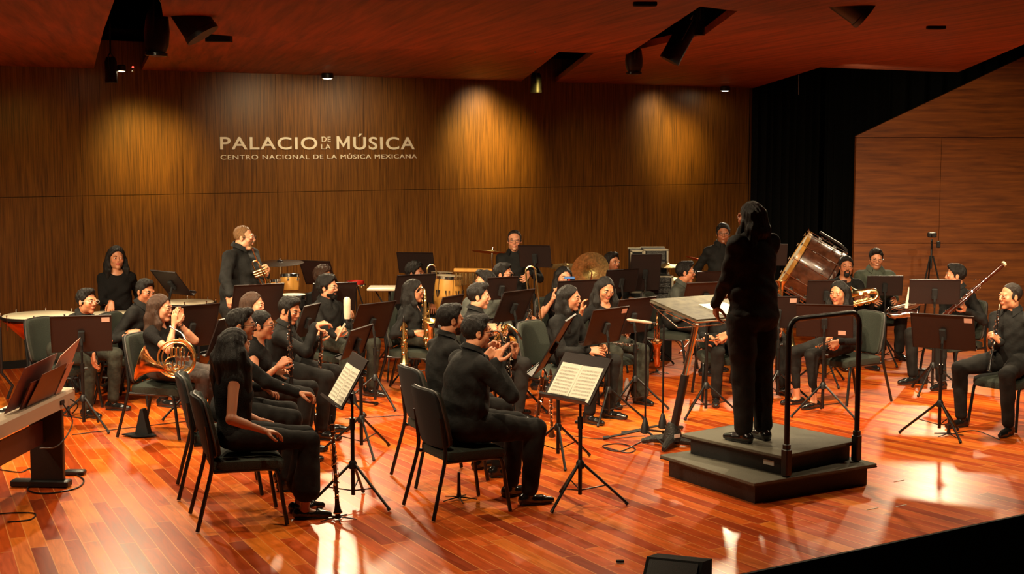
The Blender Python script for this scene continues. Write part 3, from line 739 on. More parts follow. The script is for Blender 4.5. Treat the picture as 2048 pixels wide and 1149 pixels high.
def veneer(name, c0, c1, scl, rough=.42, rot=0, streak=1.0):
    m, N, L, B = node_mat(name); tc = N.new('ShaderNodeTexCoord'); mp = N.new('ShaderNodeMapping'); mp.inputs['Rotation'].default_value = (0, 0, math.radians(rot))
    mp.inputs['Scale'].default_value = scl; L.new(tc.outputs['Object'], mp.inputs[0])
    if rot:
        m0 = N.new('ShaderNodeMapping'); m0.inputs['Rotation'].default_value = (0, 0, math.radians(rot)); L.new(tc.outputs['Object'], m0.inputs[0]); mp.inputs['Rotation'].default_value = (0, 0, 0); L.new(m0.outputs[0], mp.inputs[0])
    n1 = N.new('ShaderNodeTexNoise'); n1.inputs['Scale'].default_value = 1; n1.inputs['Detail'].default_value = 8; n1.inputs['Roughness'].default_value = .62; n1.inputs['Distortion'].default_value = .35; L.new(mp.outputs[0], n1.inputs['Vector'])
    r = N.new('ShaderNodeValToRGB'); L.new(n1.outputs['Fac'], r.inputs[0]); e = r.color_ramp.elements
    e[0].position = .32; e[0].color = (*c0, 1); e[1].position = .66; e[1].color = (*c1, 1)
    L.new(r.outputs[0], B.inputs['Base Color']); B.inputs['Roughness'].default_value = rough
    bp = N.new('ShaderNodeBump'); bp.inputs['Strength'].default_value = .08; bp.inputs['Distance'].default_value = .01; L.new(n1.outputs['Fac'], bp.inputs['Height']); L.new(bp.outputs[0], B.inputs['Normal'])
    return m
def struct(o): o['kind'] = 'structure'; return o
E1, E2 = onz(1478, 1149), onz(2048, 1028); ed = (E2-E1).normalized(); ep = V((-ed.y, ed.x, 0))
fl = MB(); fl.prism([E1 - ed*14, E2 + ed*8, E2 + ed*8 + ep*24, E1 - ed*14 + ep*24], (0, 0, -.9))
struct(fl.build('floor', floor_mat(), smooth=False))
fa = MB(); fa.prism([E1 - ed*14 - ep*.004, E2 + ed*8 - ep*.004, E2 + ed*8 - ep*.004 + V((0, 0, -.95)), E1 - ed*14 - ep*.004 + V((0, 0, -.95))], -ep*.02)
struct(fa.build('trim_stage_front', 'black', smooth=False))
pit = MB(); pit.prism([V((-20, -3, -1)), V((22, -3, -1)), V((22, 14, -1)), V((-20, 14, -1))], (0, 0, -.05)); struct(pit.build('floor_auditorium', 'black', smooth=False))
# back wall: two tiers of veneered board
wa, wb = onz(20, 738), onz(1505, 615); wd = (wb-wa).normalized(); wn = V((wd.y, -wd.x, 0)); WL = (wb-wa).length
WM = Matrix(((wd.x, -wn.x, 0, wa.x), (wd.y, -wn.y, 0, wa.y), (0, 0, 1, 0), (0, 0, 0, 1)))   # local x along, local y into the wall
def wallpt(px, py):
    d = ray(px, py); o = V((0, 0, CAMH)); t = (wa-o).dot(wn)/d.dot(wn); return o + d*t
WI = WM.inverted()
wmat = veneer('walnut_veneer_vertical', (.070, .024, .005), (.255, .100, .015), (55, 55, 1.6), .45)
for z0, z1, nm in ((0, 1.948, 'wall_back'), (1.954, 3.75, 'wall_back_upper')):
    b = MB(); x = -4.0; 
    while x < WL - .01:
        x1 = min(x+1.22, WL); b.box((x1-x-.004, .10, z1-z0), ((x+x1)/2, .05, (z0+z1)/2)); x = x1
    o = b.build(nm, wmat, smooth=False); o.matrix_world = WM; struct(o)
b = MB(); b.box((WL+4, .05, 3.9), (WL/2-2, .13, 1.95)); o = b.build('wall_back_core', 'black', smooth=False); o.matrix_world = WM; struct(o)
b = MB(); b.box((WL+4, .02, .09), (WL/2-2, -.012, .045)); o = b.build('baseboard_back', 'black', smooth=False); o.matrix_world = WM; struct(o)
# side panel on the right, three boards with horizontal grain, sloping top
sy = ydep(139); smat = veneer('red_brown_veneer_horizontal', (.14, .036, .006), (.33, .092, .012), (1.6, 9, 22), .5)
def sp(px, py): d = ray(px, py); return V((0, 0, CAMH)) + d*(sy/d.y)
x0, x1 = sp(1705, 600).x, sp(1705, 600).x + 5.2
zt0 = sp(1705, 272).z; sl = (sp(2048, 112).z - zt0)/(sp(2048, 200).x - x0); zj = sp(1705, 487).z
b = MB(); b.prism([V((x0, sy, 0)), V((x1, sy, 0)), V((x1, sy, zj-.004)), V((x0, sy, zj-.004))], (0, .09, 0)); struct(b.build('wall_right', smat, smooth=False))
xm = sp(1880, 400).x
b = MB(); b.prism([V((x0, sy, zj+.004)), V((xm, sy+.02, zj+.004)), V((xm, sy+.02, zt0-.03)), V((x0, sy, zt0-.03))], (0, .09, 0)); b.prism([V((xm+.006, sy+.02, zj+.004)), V((x1, sy+.02, zj+.004)), V((x1, sy+.02, zt0-.03)), V((xm+.006, sy+.02, zt0-.03))], (0, .09, 0)); struct(b.build('wall_right_middle', smat, smooth=False))
b = MB(); b.prism([V((x0, sy, zt0-.02)), V((x1, sy, zt0-.02)), V((x1, sy, zt0+sl*(x1-x0))), V((x0, sy, zt0))], (0, .09, 0)); struct(b.build('wall_right_upper', smat, smooth=False))
# black stage curtains
cm = mat('black_velour', (.0045, .0045, .004), .95, 0, .3, 80, spec=.1)
def curtain(a, b_, z1, n, label, amp=.07):
    c = MB(); a = V(a); b_ = V(b_); d = b_-a; nn = V((-d.y, d.x, 0)).normalized(); vs = []; fs = []; N_ = n*8
    for i in range(N_+1):
        t = i/N_; off = amp*math.sin(2*PI*n*t) + amp*.4*math.sin(2*PI*n*.37*t+1)
        for z in (0.01, z1*.5, z1):
            p = a + d*t + nn*off*(1.0 if z < .1 else .9); vs.append((p.x, p.y, z))
    for i in range(N_):
        for j in range(2): fs.append((i*3+j, i*3+3+j, i*3+4+j, i*3+1+j))
    c.add(vs, fs); o = c.build('stage_curtain', cm); so = o.modifiers.new('s', 'SOLIDIFY'); so.thickness = .008
    return tag(o, label, 'curtain', 'black stage curtains')
ca = wb + V((-.1, -.12, 0)); curtain(ca, ca + V((1.15, .35, 0)), 4.2, 9, 'black pleated velour curtain hanging beside the end of the wood wall')
curtain(ca + V((1.25, .5, 0)), V((x0+.9, sy+1.3, 0)), 4.2, 9, 'black pleated curtain behind the tilted bass drum, next to the red-brown side panel')
curtain(V((x0+.7, sy+.9, 0)), V((x1+1, sy+1.0, 0)), 4.6, 20, 'black curtain seen above the sloping top of the right side panel')
b = MB(); b.box((40, .1, 6), (0, 27, 3)); struct(b.build('wall_stagehouse', 'black', smooth=False))
# ceiling boards with slots for the lights
cmat = veneer('cherry_veneer_ceiling', (.11, .018, .002), (.34, .068, .006), (14, .7, 3), .6, rot=-14)
def ceil(poly, z, nm):
    b = MB(); b.prism([onz(x, y, z) for x, y in poly][::-1], (0, 0, .06)); return struct(b.build(nm, cmat, smooth=False))
ceil([(-300, 127), (187, 140), (207, 61), (236, -20), (250, -150), (-300, -150)], 3.42, 'ceiling')
ceil([(283, 141), (1040, 165), (1128, 96), (330, 52)], 3.42, 'ceiling_rear')
ceil([(1106, 168), (1480, 185), (1640, 135), (1915, 145), (2400, -60), (2400, -200), (1640, -200), (1600, 36), (1475, 22), (1412, 68), (1252, 104), (1197, 100)], 3.42, 'ceiling_side')
ceil([(330, 60), (720, 96), (1124, 104), (1255, 109), (1400, 13), (1480, 23), (1620, 42), (1720, -150), (300, -150)], 3.36, 'ceiling_front')
b = MB(); b.box((34, 24, .1), (0, 15, 4.9)); struct(b.build('ceiling_void', 'black', smooth=False))
# wall sign, letters fixed on the wood
def textmesh(s, x0, y0, x1, y1, name, par, off):
    c = bpy.data.curves.new(name, 'FONT'); c.body = s; c.size = 1; c.extrude = 0.02; c.offset = off; c.space_character = 1.12
    o = bpy.data.objects.new(name, c); COL.objects.link(o)
    dg = bpy.context.evaluated_depsgraph_get(); me = bpy.data.meshes.new_from_object(o.evaluated_get(dg)); bpy.data.objects.remove(o)
    n = len(me.vertices); co = np.zeros(n*3, np.float32); me.vertices.foreach_get('co', co); co = co.reshape(-1, 3)
    # cap height from the letters without accents
    capz = 0.729; xa, xb = co[:, 0].min(), co[:, 0].max()
    p0 = WI @ wallpt(x0, y1); p1 = WI @ wallpt(x1, y1); pt = WI @ wallpt(x0, y0)
    sx = (p1.x-p0.x)/(xb-xa); szz = (pt.z-p0.z)/capz
    out = np.stack([p0.x + (co[:, 0]-xa)*sx, -.004 - co[:, 2]*.35, p0.z + (p1.z-p0.z)*0 + co[:, 1]*szz], 1)
    me.vertices.foreach_set('co', out.astype(np.float32).ravel()); me.update(); me.materials.clear(); me.materials.append(M_('sign'))
    q = bpy.data.objects.new(name, me); COL.objects.link(q); q.parent = par; return q
sgn = empty('wall_sign', mw=WM, label='raised cream lettering PALACIO DE LA MÚSICA on the brown wood wall', cat='sign')
for s_, a, bq, c_, d_, of in (('PALACIO', 440, 273, 634, 299, .012), ('DE', 643, 273, 661, 284, .0), ('LA', 642, 288, 661, 299, .0), ('ÚSICA', 706, 273, 829, 299, .012), ('CENTRO NACIONAL DE LA MÚSICA MEXICANA', 441, 310, 833, 319, .0)):
    textmesh(s_, a, bq, c_, d_, 'lettering', sgn, of)
q0, q1, q2 = WI @ wallpt(673, 299), WI @ wallpt(699, 299), WI @ wallpt(673, 273); mw_, mh_ = q1.x-q0.x, q2.z-q0.z; th_ = mw_*.17; b = MB()
mp_ = [(0, 0), (th_, 0), (th_, mh_*.66), (mw_/2, mh_*.14), (mw_-th_, mh_*.66), (mw_-th_, 0), (mw_, 0), (mw_, mh_), (mw_-th_*1.05, mh_), (mw_/2, mh_*.40), (th_*1.05, mh_), (0, mh_)]
b.prism([V((q0.x+x, -.012, q0.z+z)) for x, z in mp_], (0, .012, 0)); b.build('lettering', 'sign', sgn, smooth=False)
# wall pools of light: small downlights recessed in front of the wall
def washer(px, py, tz, e, ang, off, dx=0, col=(1, .70, .14), zz=3.34):
    p = WI @ wallpt(px, py); a = WM @ V((p.x, -off*1.35, zz)); t = WM @ V((p.x+dx, 0, tz-.15)); spot(a, t, e*2.1, ang, 1.0, .22, col)
washer(255, 270, 2.65, 55, 46, .95, .1); washer(335, 270, 2.6, 34, 40, .95, .1); washer(300, 300, 2.4, 30, 60, 1.0)
washer(958, 190, 3.1, 22, 90, .26, col=(1, .88, .6)); washer(955, 240, 2.75, 85, 50, .95); washer(1010, 240, 2.6, 60, 46, .95); washer(985, 300, 2.3, 24, 60, 1.1)
washer(1308, 190, 3.1, 12, 90, .26, col=(1, .88, .6)); washer(1345, 240, 2.75, 75, 48, .95); washer(1380, 280, 2.5, 26, 50, .95)
washer(560, 300, 2.45, 24, 110, .95, 0, (1, .8, .45)); washer(730, 300, 2.45, 24, 110, .95, 0, (1, .8, .45)); washer(60, 300, 2.0, 8, 95, .9); washer(1180, 300, 1.6, 6, 95, 1.0)  # first two washers are added to brighten the sign letters
# lamps you can see
def lamp(px, py, s, label, w_=.07):
    c = W(px, py, s); r = empty('ceiling_downlight', c, 0, label, 'lamp', 'ceiling downlights'); b = MB(); b.lathe([(.0, .004), (w_*.85, .004), (w_*.85, -.004), (w_*.5, -.014), (0, -.018)]); b.build('lens', 'lampglow', r)
    b = MB(); b.lathe([(w_*.88, -.010), (w_, -.004), (w_, .05), (w_*.8, .06), (0, .06), (0, .008), (w_*.88, .008), (w_*.88, -.010)], cap=False); b.build('housing', 'blackmetal', r); return r
lamp(655, 156, 160, 'brightest lit downlight above the letters of the wall sign', .075)
lamp(1450, 181, 133, 'small lit downlight near the right end of the wood wall', .075)
lamp(243, 141, 176, 'small lit lamp behind the black cylinder at the upper left', .05)
def canister(px, py, s, r_, h_, tilt, hd_, label, dome=False):
    c = W(px, py, s); M = Matrix.Translation(c) @ Matrix.Rotation(math.radians(hd_), 4, 'Z') @ Matrix.Rotation(math.radians(tilt), 4, 'Y')
    t = empty('stage_spotlight' if not dome else 'moving_head_light', mw=M, label=label, cat='stage light')
    b = MB()
    if dome: b.lathe([(0, -h_/2), (r_*.6, -h_/2+.01), (r_*.95, -h_/2+.08), (r_, 0), (r_*.85, h_*.3), (r_*.4, h_/2), (0, h_/2)])
    else: b.lathe([(r_*.9, -h_/2), (r_, -h_/2), (r_, -h_/2+.03), (r_*.96, -h_/2+.035), (r_*.96, h_/2-.05), (r_*.7, h_/2), (0, h_/2)]); 
    b.build('housing', 'blackmetal', t)
    b = MB(); b.lathe([(0, -h_/2+.012), (r_*.88, -h_/2+.01), (r_*.88, -h_/2+.03), (0, -h_/2+.03)]); b.build('lens', 'ebony', t)
    b = MB(); b.tube([(0, -r_-.012, 0), (0, -r_-.02, h_*.55), (0, 0, h_*.68), (0, r_+.02, h_*.55), (0, r_+.012, 0)], .008, 6); b.build('yoke', 'blackmetal', t)
    b = MB(); b.tube([(0, 0, h_*.66), (0, 0, h_*.66+.35)], .012, 6, Matrix.Rotation(math.radians(-tilt*.6), 4, 'Y')); b.build('hanger', 'blackmetal', t)
    return t
canister(222, 140, 178, .068, .28, 0, 0, 'upright black cylinder spotlight at the ceiling edge beside the small lit lamp')
canister(314, 62, 300, .082, .34, 3, 0, 'large rounded black moving light hanging at the upper left', True)
canister(376, 24, 300, .115, .36, -32, 0, 'black stage light tilted down to the right at the top left')
canister(1072, 166, 150, .075, .26, 0, 0, 'black cylinder spotlight in the middle ceiling slot above the wood wall')
canister(1399, 40, 250, .042, .24, 0, 0, 'thin upright grey-black cylinder light at the right ceiling slot')
canister(1360, 82, 245, .085, .36, 28, 0, 'black spotlight tilted down to the left at the right ceiling slot')
canister(1268, 120, 215, .082, .28, 0, 0, 'rounded dark moving light hanging from the edge of the lower ceiling board', True)
canister(1696, -6, 300, .13, .32, -55, 0, 'black stage light cut off by the top right picture edge')
b = MB(); b.box((.19, .10, .06), tuple(onz(438, 76, 3.35) + V((0, 0, .0)))); tag(b.build('ceiling_vent', 'black'), 'small dark rectangular vent in the ceiling right of the moving light', 'vent')
for px, py, l in ((1290, 8, 'thin dark slot fitting in the ceiling near the top centre'), (1872, 55, 'small dark leaf-shaped fitting on the right ceiling board')):
    c = onz(px, py, 3.35 if px < 1500 else 3.41); b = MB(); b.pad((.14, .06, .03), tuple(c)); tag(b.build('ceiling_fitting', 'black'), l, 'ceiling fitting')
for px, py, s_, l in ((1022+48, 101, 215, 'tiny red indicator sensor under the ceiling board left of the middle slot'), (266, 140, 180, 'tiny red lit sensor hanging beside the lit lamp at upper left')):
    c = W(px, py, s_); t = empty('ceiling_sensor', c, 0, l, 'sensor'); b = MB(); b.lathe([(0, -.02), (.010, -.015), (.012, 0), (.006, .02), (.003, .05)]); b.build('housing', 'chrome', t)
    b = MB(); b.ball((0, 0, .03), .012, 8); b.build('indicator', mat('red_indicator', (.8, .02, .02), .4, emit=((1, .05, .03), 3)), t)
for px, y0, y1, s_, l in ((1597, 150, 190, 128, 'short brown rod hanging in front of the black curtain'), (1761, 145, 255, 128, 'thin cable hanging above the right side panel')):
    b = MB(); a = W(px, y0, s_); c = W(px, y1, s_); b.tube([a, (a+c)/2, c], .007, 6); tag(b.build('hanging_rod', 'walnut'), l, 'rod')
# ---------------------------------------------------------------- chairs and music stands
_chair = None
def chair(pos, heading, label, pad='chairpad'):
    global _chair
    if _chair is None:
        t = empty('orchestra_chair'); P = 'chairpad'
        b = MB(); b.pad((.49, .49, .085), (0, .01, .428), None, .35, .35, curve=lambda x, y, z: (x, y, z + (.012 if z > 0 else 0)*(1-(x/.24)**2)*0 - .02*max(0, y/.22)**3), n=32, m=10); b.build('seat', P, t)
        b = MB(); cv = lambda x, y, z: (x*(1-.10*max(0, z/.2)), y + .045*(x/.22)**2 - .24*(z)*.9, z)
        b.pad((.43, .055, .40), (0, -.265, .680), None, .28, .30, curve=cv, n=36, m=14); bk = b.build('backrest', P, t)
        b = MB(); pts = []
        for i in range(36):
            a = 2*PI*i/36; sg = lambda q, e: math.copysign(abs(q)**e, q); x = .218*sg(math.cos(a), .30); z = .203*sg(math.sin(a), .30); q = cv(x, -.012, z); pts.append((q[0], q[1]-.265, q[2]+.680))
        b.tube(pts, .008, 6, closed=True); b.build('edge_moulding', 'piping', bk)
        b = MB(); b.pad((.435, .022, .405), (0, -.296, .680), None, .28, .22, curve=cv, n=36, m=12); b.build('back_shell', 'black', bk)
        for sx in (-1, 1):
            b = MB(); b.tube(bez([(sx*.208, -.262, .70), (sx*.214, -.243, .55), (sx*.222, -.236, .42), (sx*.236, -.290, .20), (sx*.25, -.340, .008)], 5), .0140, 8); b.build('leg', 'chairframe', t)
            b = MB(); b.tube(bez([(sx*.222, -.225, .395), (sx*.222, 0, .393), (sx*.223, .15, .39), (sx*.226, .195, .355), (sx*.236, .225, .17), (sx*.245, .25, .008)], 5), .0140, 8); b.build('leg', 'chairframe', t)
        b = MB(); b.box((.42, .38, .012), (0, 0, .402)); b.tube([(-.222, -.2, .395), (.222, -.2, .395)], .010, 6); b.tube([(-.222, .15, .392), (.222, .15, .392)], .010, 6); b.build('seat_frame', 'chairframe', t)
        _chair = t; c = t
    else: c = copy_tree(_chair)
    c.location = (pos[0], pos[1], pos[2] if len(pos) > 2 else 0); c.rotation_euler = (0, 0, math.radians(heading-90)); return tag(c, label, 'chair', 'orchestra chairs')
def stand(px, py, s, g, label, tilt=28, w_=.50, h_=.34, paper=0, seed=0, legrot=None, shelf=True, tag_=None, base=None):
    c = W(px, py, s); gf = hd(g); org = V((c.x, c.y, 0)) - gf*.035
    t = empty('music_stand', org, g, label, 'music stand', 'music stands'); z = c.z; R = random.Random(int(px*7+py))
    D = Matrix.Translation(V((0, .035, z))) @ Matrix.Rotation(math.radians(tilt), 4, 'X')
    b = MB(); b.box((w_, .0035, h_), M=D, bev=.0015); b.box((w_, .014, .004), (0, -.006, h_/2), D); 
    for k in (-1, 1): b.box((.003, .010, h_), (k*w_/2, -.004, 0), D)
    dk = b.build('desk', 'stand', t, ang=25)
    b = MB(); b.box((w_, .055, .004), (0, .027, -h_/2), D); b.box((w_, .004, .018), (0, .054, -h_/2+.008), D); b.build('lip', 'stand', dk)
    b = MB(); b.box((.055, .030, .11), (0, -.018, -.02), D, .006); b.tube([D @ V((0, -.02, -.03)), (0, 0, z-.16)], .012, 8); b.build('bracket', 'black', t)
    b = MB(); b.tube([(0, 0, .62*z), (0, 0, z-.10)], .0095, 10); b.build('upper_pole', 'standrod', t)
    b = MB(); b.tube([(0, 0, .07), (0, 0, .66*z)], .0145, 10); b.tube([(0, 0, .60*z), (0, 0, .66*z+.03)], .020, 10); b.build('lower_pole', 'standrod', t)
    b = MB(); b.tube([(.0, 0, .645*z), (.042, 0, .645*z)], [.006, .014], 8); b.build('height_knob', 'blackmetal', t)
    hz = .29; lr = R.uniform(0, 120) if legrot is None else legrot
    b = MB(); b.lathe([(.016, hz-.035), (.03, hz-.03), (.03, hz+.01), (.018, hz+.03)], n=12); b.build('collar', 'blackmetal', t)
    for k in range(3):
        a = math.radians(lr+120*k); d = V((math.cos(a), math.sin(a), 0)); f = d*.335
        b = MB(); b.tube([d*.022 + V((0, 0, hz)), f + V((0, 0, .018))], .0105, 8); b.tube([V((0, 0, .10)), d*.19 + V((0, 0, .145))], .005, 6); lg = b.build('leg', 'standrod', t)
        b = MB(); b.tube([f*.965 + V((0, 0, .026)), f*1.01 + V((0, 0, .010))], [.013, .0135], 8); b.build('rubber_foot', 'blackmetal', lg)
    if paper:
        sheets = [(-.105, .0, 3), (.100, .0, -2)] if paper == 2 else [(.0, 0, 2)]
        for k, (x, zz, rot) in enumerate(sheets):
            pm = D @ Matrix.Translation(V((x, .0045+.002*k, -.035+zz))) @ Matrix.Rotation(math.radians(rot*.4), 4, 'Y'); b = MB(); b.box((.205, .0012, .275), M=pm)
            sh = b.build('sheet_music', 'paper', None, smooth=False)
            so = sh; b = MB()
            for i in range(9):
                zz2 = .105 - i*.0265
                for j in range(5): b.box((.17, .0003, .0005), (0, .0011, zz2 - j*.0030), pm)
                x_ = -.08
                while x_ < .08:
                    b.ball((x_, .0011, zz2-.006+R.uniform(-.006, .006)), (.0022, .0004, .0018), 6, pm); b.box((.0007, .0003, .010), (x_+.002, .0011, zz2-.002), pm); x_ += R.uniform(.006, .016)
            b.build('printed_staves', 'ink', sh, smooth=False)
            sh.matrix_world = Matrix.LocRotScale(V(t.location), t.rotation_euler, V((1, 1, 1)))
            tag(sh, f"{'left' if k == 0 else 'right'} printed music sheet on the stand {tag_ or ''}".strip(), 'sheet music', 'sheet music pages')
    if tag_ is not None and not paper:
        b = MB(); b.box((.07, .001, .045), (tag_, -.005, h_/2-.045 if seed == 0 else -h_/2+.05), D); b.build('sticker', 'pinkpaper', dk)
    return t
# ---------------------------------------------------------------- wind instruments (local z from the bell or foot up to the mouth end)
def thing_at(name, a, b_, label, cat, group=None, up=(0, 0, 1)): return empty(name, mw=frame(a, b_, up), label=label, cat=cat, group=group)
def keys(L0, L1, r, n, seed, m='silver', par=None, side=None, big=.008):
    R = random.Random(seed); b = MB()
    for k in range(4):
        a = R.uniform(0, 2*PI); x, y = math.cos(a)*(r+.006), math.sin(a)*(r+.006); z0 = L0 + (L1-L0)*R.uniform(0, .5); b.tube([(x, y, z0), (x, y, z0 + (L1-L0)*R.uniform(.25, .45))], .0018, 5)
    for i in range(n):
        z = L0 + (L1-L0)*(i+.5)/n; a = R.uniform(0, 2*PI); rr = r+.005; M = Matrix.Translation(V((math.cos(a)*rr, math.sin(a)*rr, z))) @ Matrix.Rotation(a, 4, 'Z') @ Matrix.Rotation(PI/2, 4, 'Y')
        q = big*R.uniform(.7, 1.15); b.lathe([(0, .003), (q*.8, .003), (q, .001), (q, -.003), (0, -.003)], M, 9)
        if i % 3 == 0: M2 = M @ Matrix.Rotation(R.uniform(0, 3), 4, 'Z'); b.box((.022, .004, .003), (.012, 0, .002), M2)
    return b.build('keywork', m, par)
def clarinet(a, b_, label, L=None, wood='ebony', oboe=False, group='clarinets', stand_=False, name='clarinet'):
    t = thing_at(name, a, b_, label, name.replace('_', ' '), group); L = (V(b_)-V(a)).length if L is None else L; q = L/.665; r = .0132 if not oboe else .011
    B = MB(); B.lathe([(.013*q, .10*q), (r, .11*q), (r, .56*q), (r*1.12, .565*q), (r*1.12, .605*q), (r*.7, .61*q)], n=14); B.build('body', wood, t)
    B = MB(); pr = [(.0305, 0), (.0300, .004), (.0225, .025), (.0165, .06), (.0140, .10)] if not oboe else [(.019, 0), (.021, .01), (.020, .03), (.015, .06), (.012, .10)]
    B.lathe([(x*q, z*q) for x, z in pr] , n=18, cap=False); B.build('bell', wood, t)
    B = MB(); 
    for z in (.004, .105, .335, .56, .605): B.lathe([((.031 if z < .01 else .0158)*q*(1 if not oboe else .8), z*q-.002), ((.0315 if z < .01 else .0162)*q*(1 if not oboe else .8), z*q+.003)], n=16, cap=False)
    B.build('ring_band', 'silver', t); keys(.12*q, .55*q, r, 30, int(L*1e4) % 97, 'silver', t, big=.0095)
    B = MB(); B.lathe([(r*.85, .605*q), (r*.9, .62*q), (.0045, .665*q)] if not oboe else [(.003, .60*q), (.0025, .64*q), (.004, .665*q)], n=10); B.build('mouthpiece' if not oboe else 'reed', 'ebony' if not oboe else 'ivory', t); return t
def flute(a, b_, label, group='flutes', name='flute'):
    t = thing_at(name, a, b_, label, name, group); L = (V(b_)-V(a)).length; B = MB(); B.lathe([(.0095, 0), (.0095, L)], n=12); B.lathe([(.011, L*.27), (.011, L*.29)], n=12); B.lathe([(.011, L*.72), (.011, L*.75)], n=12); B.build('tube', 'silver', t)
    keys(L*.05, L*.66, .009, 15, 5, 'silver', t, big=.0085); B = MB(); B.pad((.026, .02, .032), (0, .008, L*.87)); B.build('lip_plate', 'silver', t); return t
def sax(a, b_, label, size=1.0, group='saxophones', up=(0, 0, 1), name='alto_saxophone', m='brass', neckdir=1):
    """a: bow end, b: top of body; bell rises on local +y"""
    t = empty(name, mw=frame(a, b_, up), label=label, cat='saxophone', group=group); q = size; L = .47*q
    B = MB(); pts = bez([(0, 0, L), (0, 0, L*.6), (0, 0, .06*q), (0, .018*q, .012*q), (0, .05*q, -.006*q), (0, .082*q, .012*q), (0, .098*q, .07*q), (0, .104*q, .15*q), (0, .112*q, .21*q), (0, .128*q, .265*q)], 5)
    n = len(pts); rs = []
    for i in range(n):
        u = i/(n-1); rs.append(q*(.0125 + .024*min(u/.72, 1) + (0 if u < .80 else .032*((u-.80)/.20)**2.2)))
    B.tube(pts, rs, 18, cap=False); o = B.build('body', m, t); so = o.modifiers.new('s', 'SOLIDIFY'); so.thickness = .002
    B = MB(); e = pts[-1]; d = (pts[-1]-pts[-2]).normalized(); M = frame(e, e+d); B.tube([M @ V((rs[-1]*math.cos(2*PI*i/24), rs[-1]*math.sin(2*PI*i/24), 0)) for i in range(24)], .0028*q, 6, closed=True); B.build('bell_rim', m, t)
    B = MB(); B.tube(bez([(0, 0, L-.002), (0, -.004*q, L+.045*q), (0, -.040*q*neckdir, L+.085*q), (0, -.10*q*neckdir, L+.090*q), (0, -.145*q*neckdir, L+.070*q)], 5), [q*(.0125-.0045*i/20) for i in range(21)], 10); B.lathe([(.015*q, L-.012*q), (.0165*q, L), (.014*q, L+.012*q)]); B.build('neck', m, t)
    B = MB(); p0 = V((0, -.130*q*neckdir, L+.078*q)); p1 = V((0, -.205*q*neckdir, L+.035*q)); B.tube([p0, p0*.6+p1*.4, p1], [.0115*q, .0125*q, .005*q], 10); B.build('mouthpiece', 'ebony', t)
    k = keys(.05*q, L*.96, .026*q, 20, 3, m, t, big=.0135*q); R = random.Random(4); B = MB()
    for i in range(5):
        a_ = R.uniform(0, 2*PI); z = (.03+.04*i)*q; M = Matrix.Translation(V((.036*q*(1 if i % 2 else -1), .095*q, z+.02))) @ Matrix.Rotation(PI/2, 4, 'Y'); B.lathe([(0, .004), (.020*q, .004), (.022*q, 0), (.020*q, -.004), (0, -.004)], M, 12)
    for sx in (-1, 1):
        B.tube([(sx*.028*q, .02*q, .06*q), (sx*.030*q, .02*q, L*.9)], .0028*q, 5); B.tube([(sx*.022*q, .032*q, .10*q), (sx*.024*q, .03*q, L*.8)], .0024*q, 5)
    B.tube([(0, .03*q, .16*q), (0, .085*q, .17*q)], .004*q, 6); B.build('key_guard', m, t); return t
def soprano(a, b_, label):
    t = thing_at('soprano_saxophone', a, b_, label, 'saxophone', 'saxophones'); L = (V(b_)-V(a)).length; B = MB(); B.lathe([(.052, 0), (.046, .02), (.034, .07), (.029, .12), (.012, L*.86)], n=16, cap=False); B.build('body', 'brass', t)
    keys(.10, L*.82, .025, 22, 9, 'brass', t, big=.017); B = MB(); B.lathe([(.008, L*.86), (.011, L*.87), (.012, L*.95), (.005, L)], n=10); B.build('mouthpiece', 'ebony', t); return t
def ring(B, c, r, rt, n=26, a0=0, a1=360, M=None, sx=1, sz=1):
    pts = [(c[0]+r*sx*math.cos(math.radians(a0+(a1-a0)*i/n)), c[1], c[2]+r*sz*math.sin(math.radians(a0+(a1-a0)*i/n))) for i in range(n+1)]
    if abs(a1-a0) >= 359: B.tube(pts[:-1], rt, 8, M, closed=True)
    else: B.tube(pts, rt, 8, M)
def bellprof(L, r1, r0=.008, n=12, p=3.0): return [(r0 + (r1-r0)*((1-i/n)**p)*(1) + .010*(1-i/n), L*i/n) for i in range(n+1)]
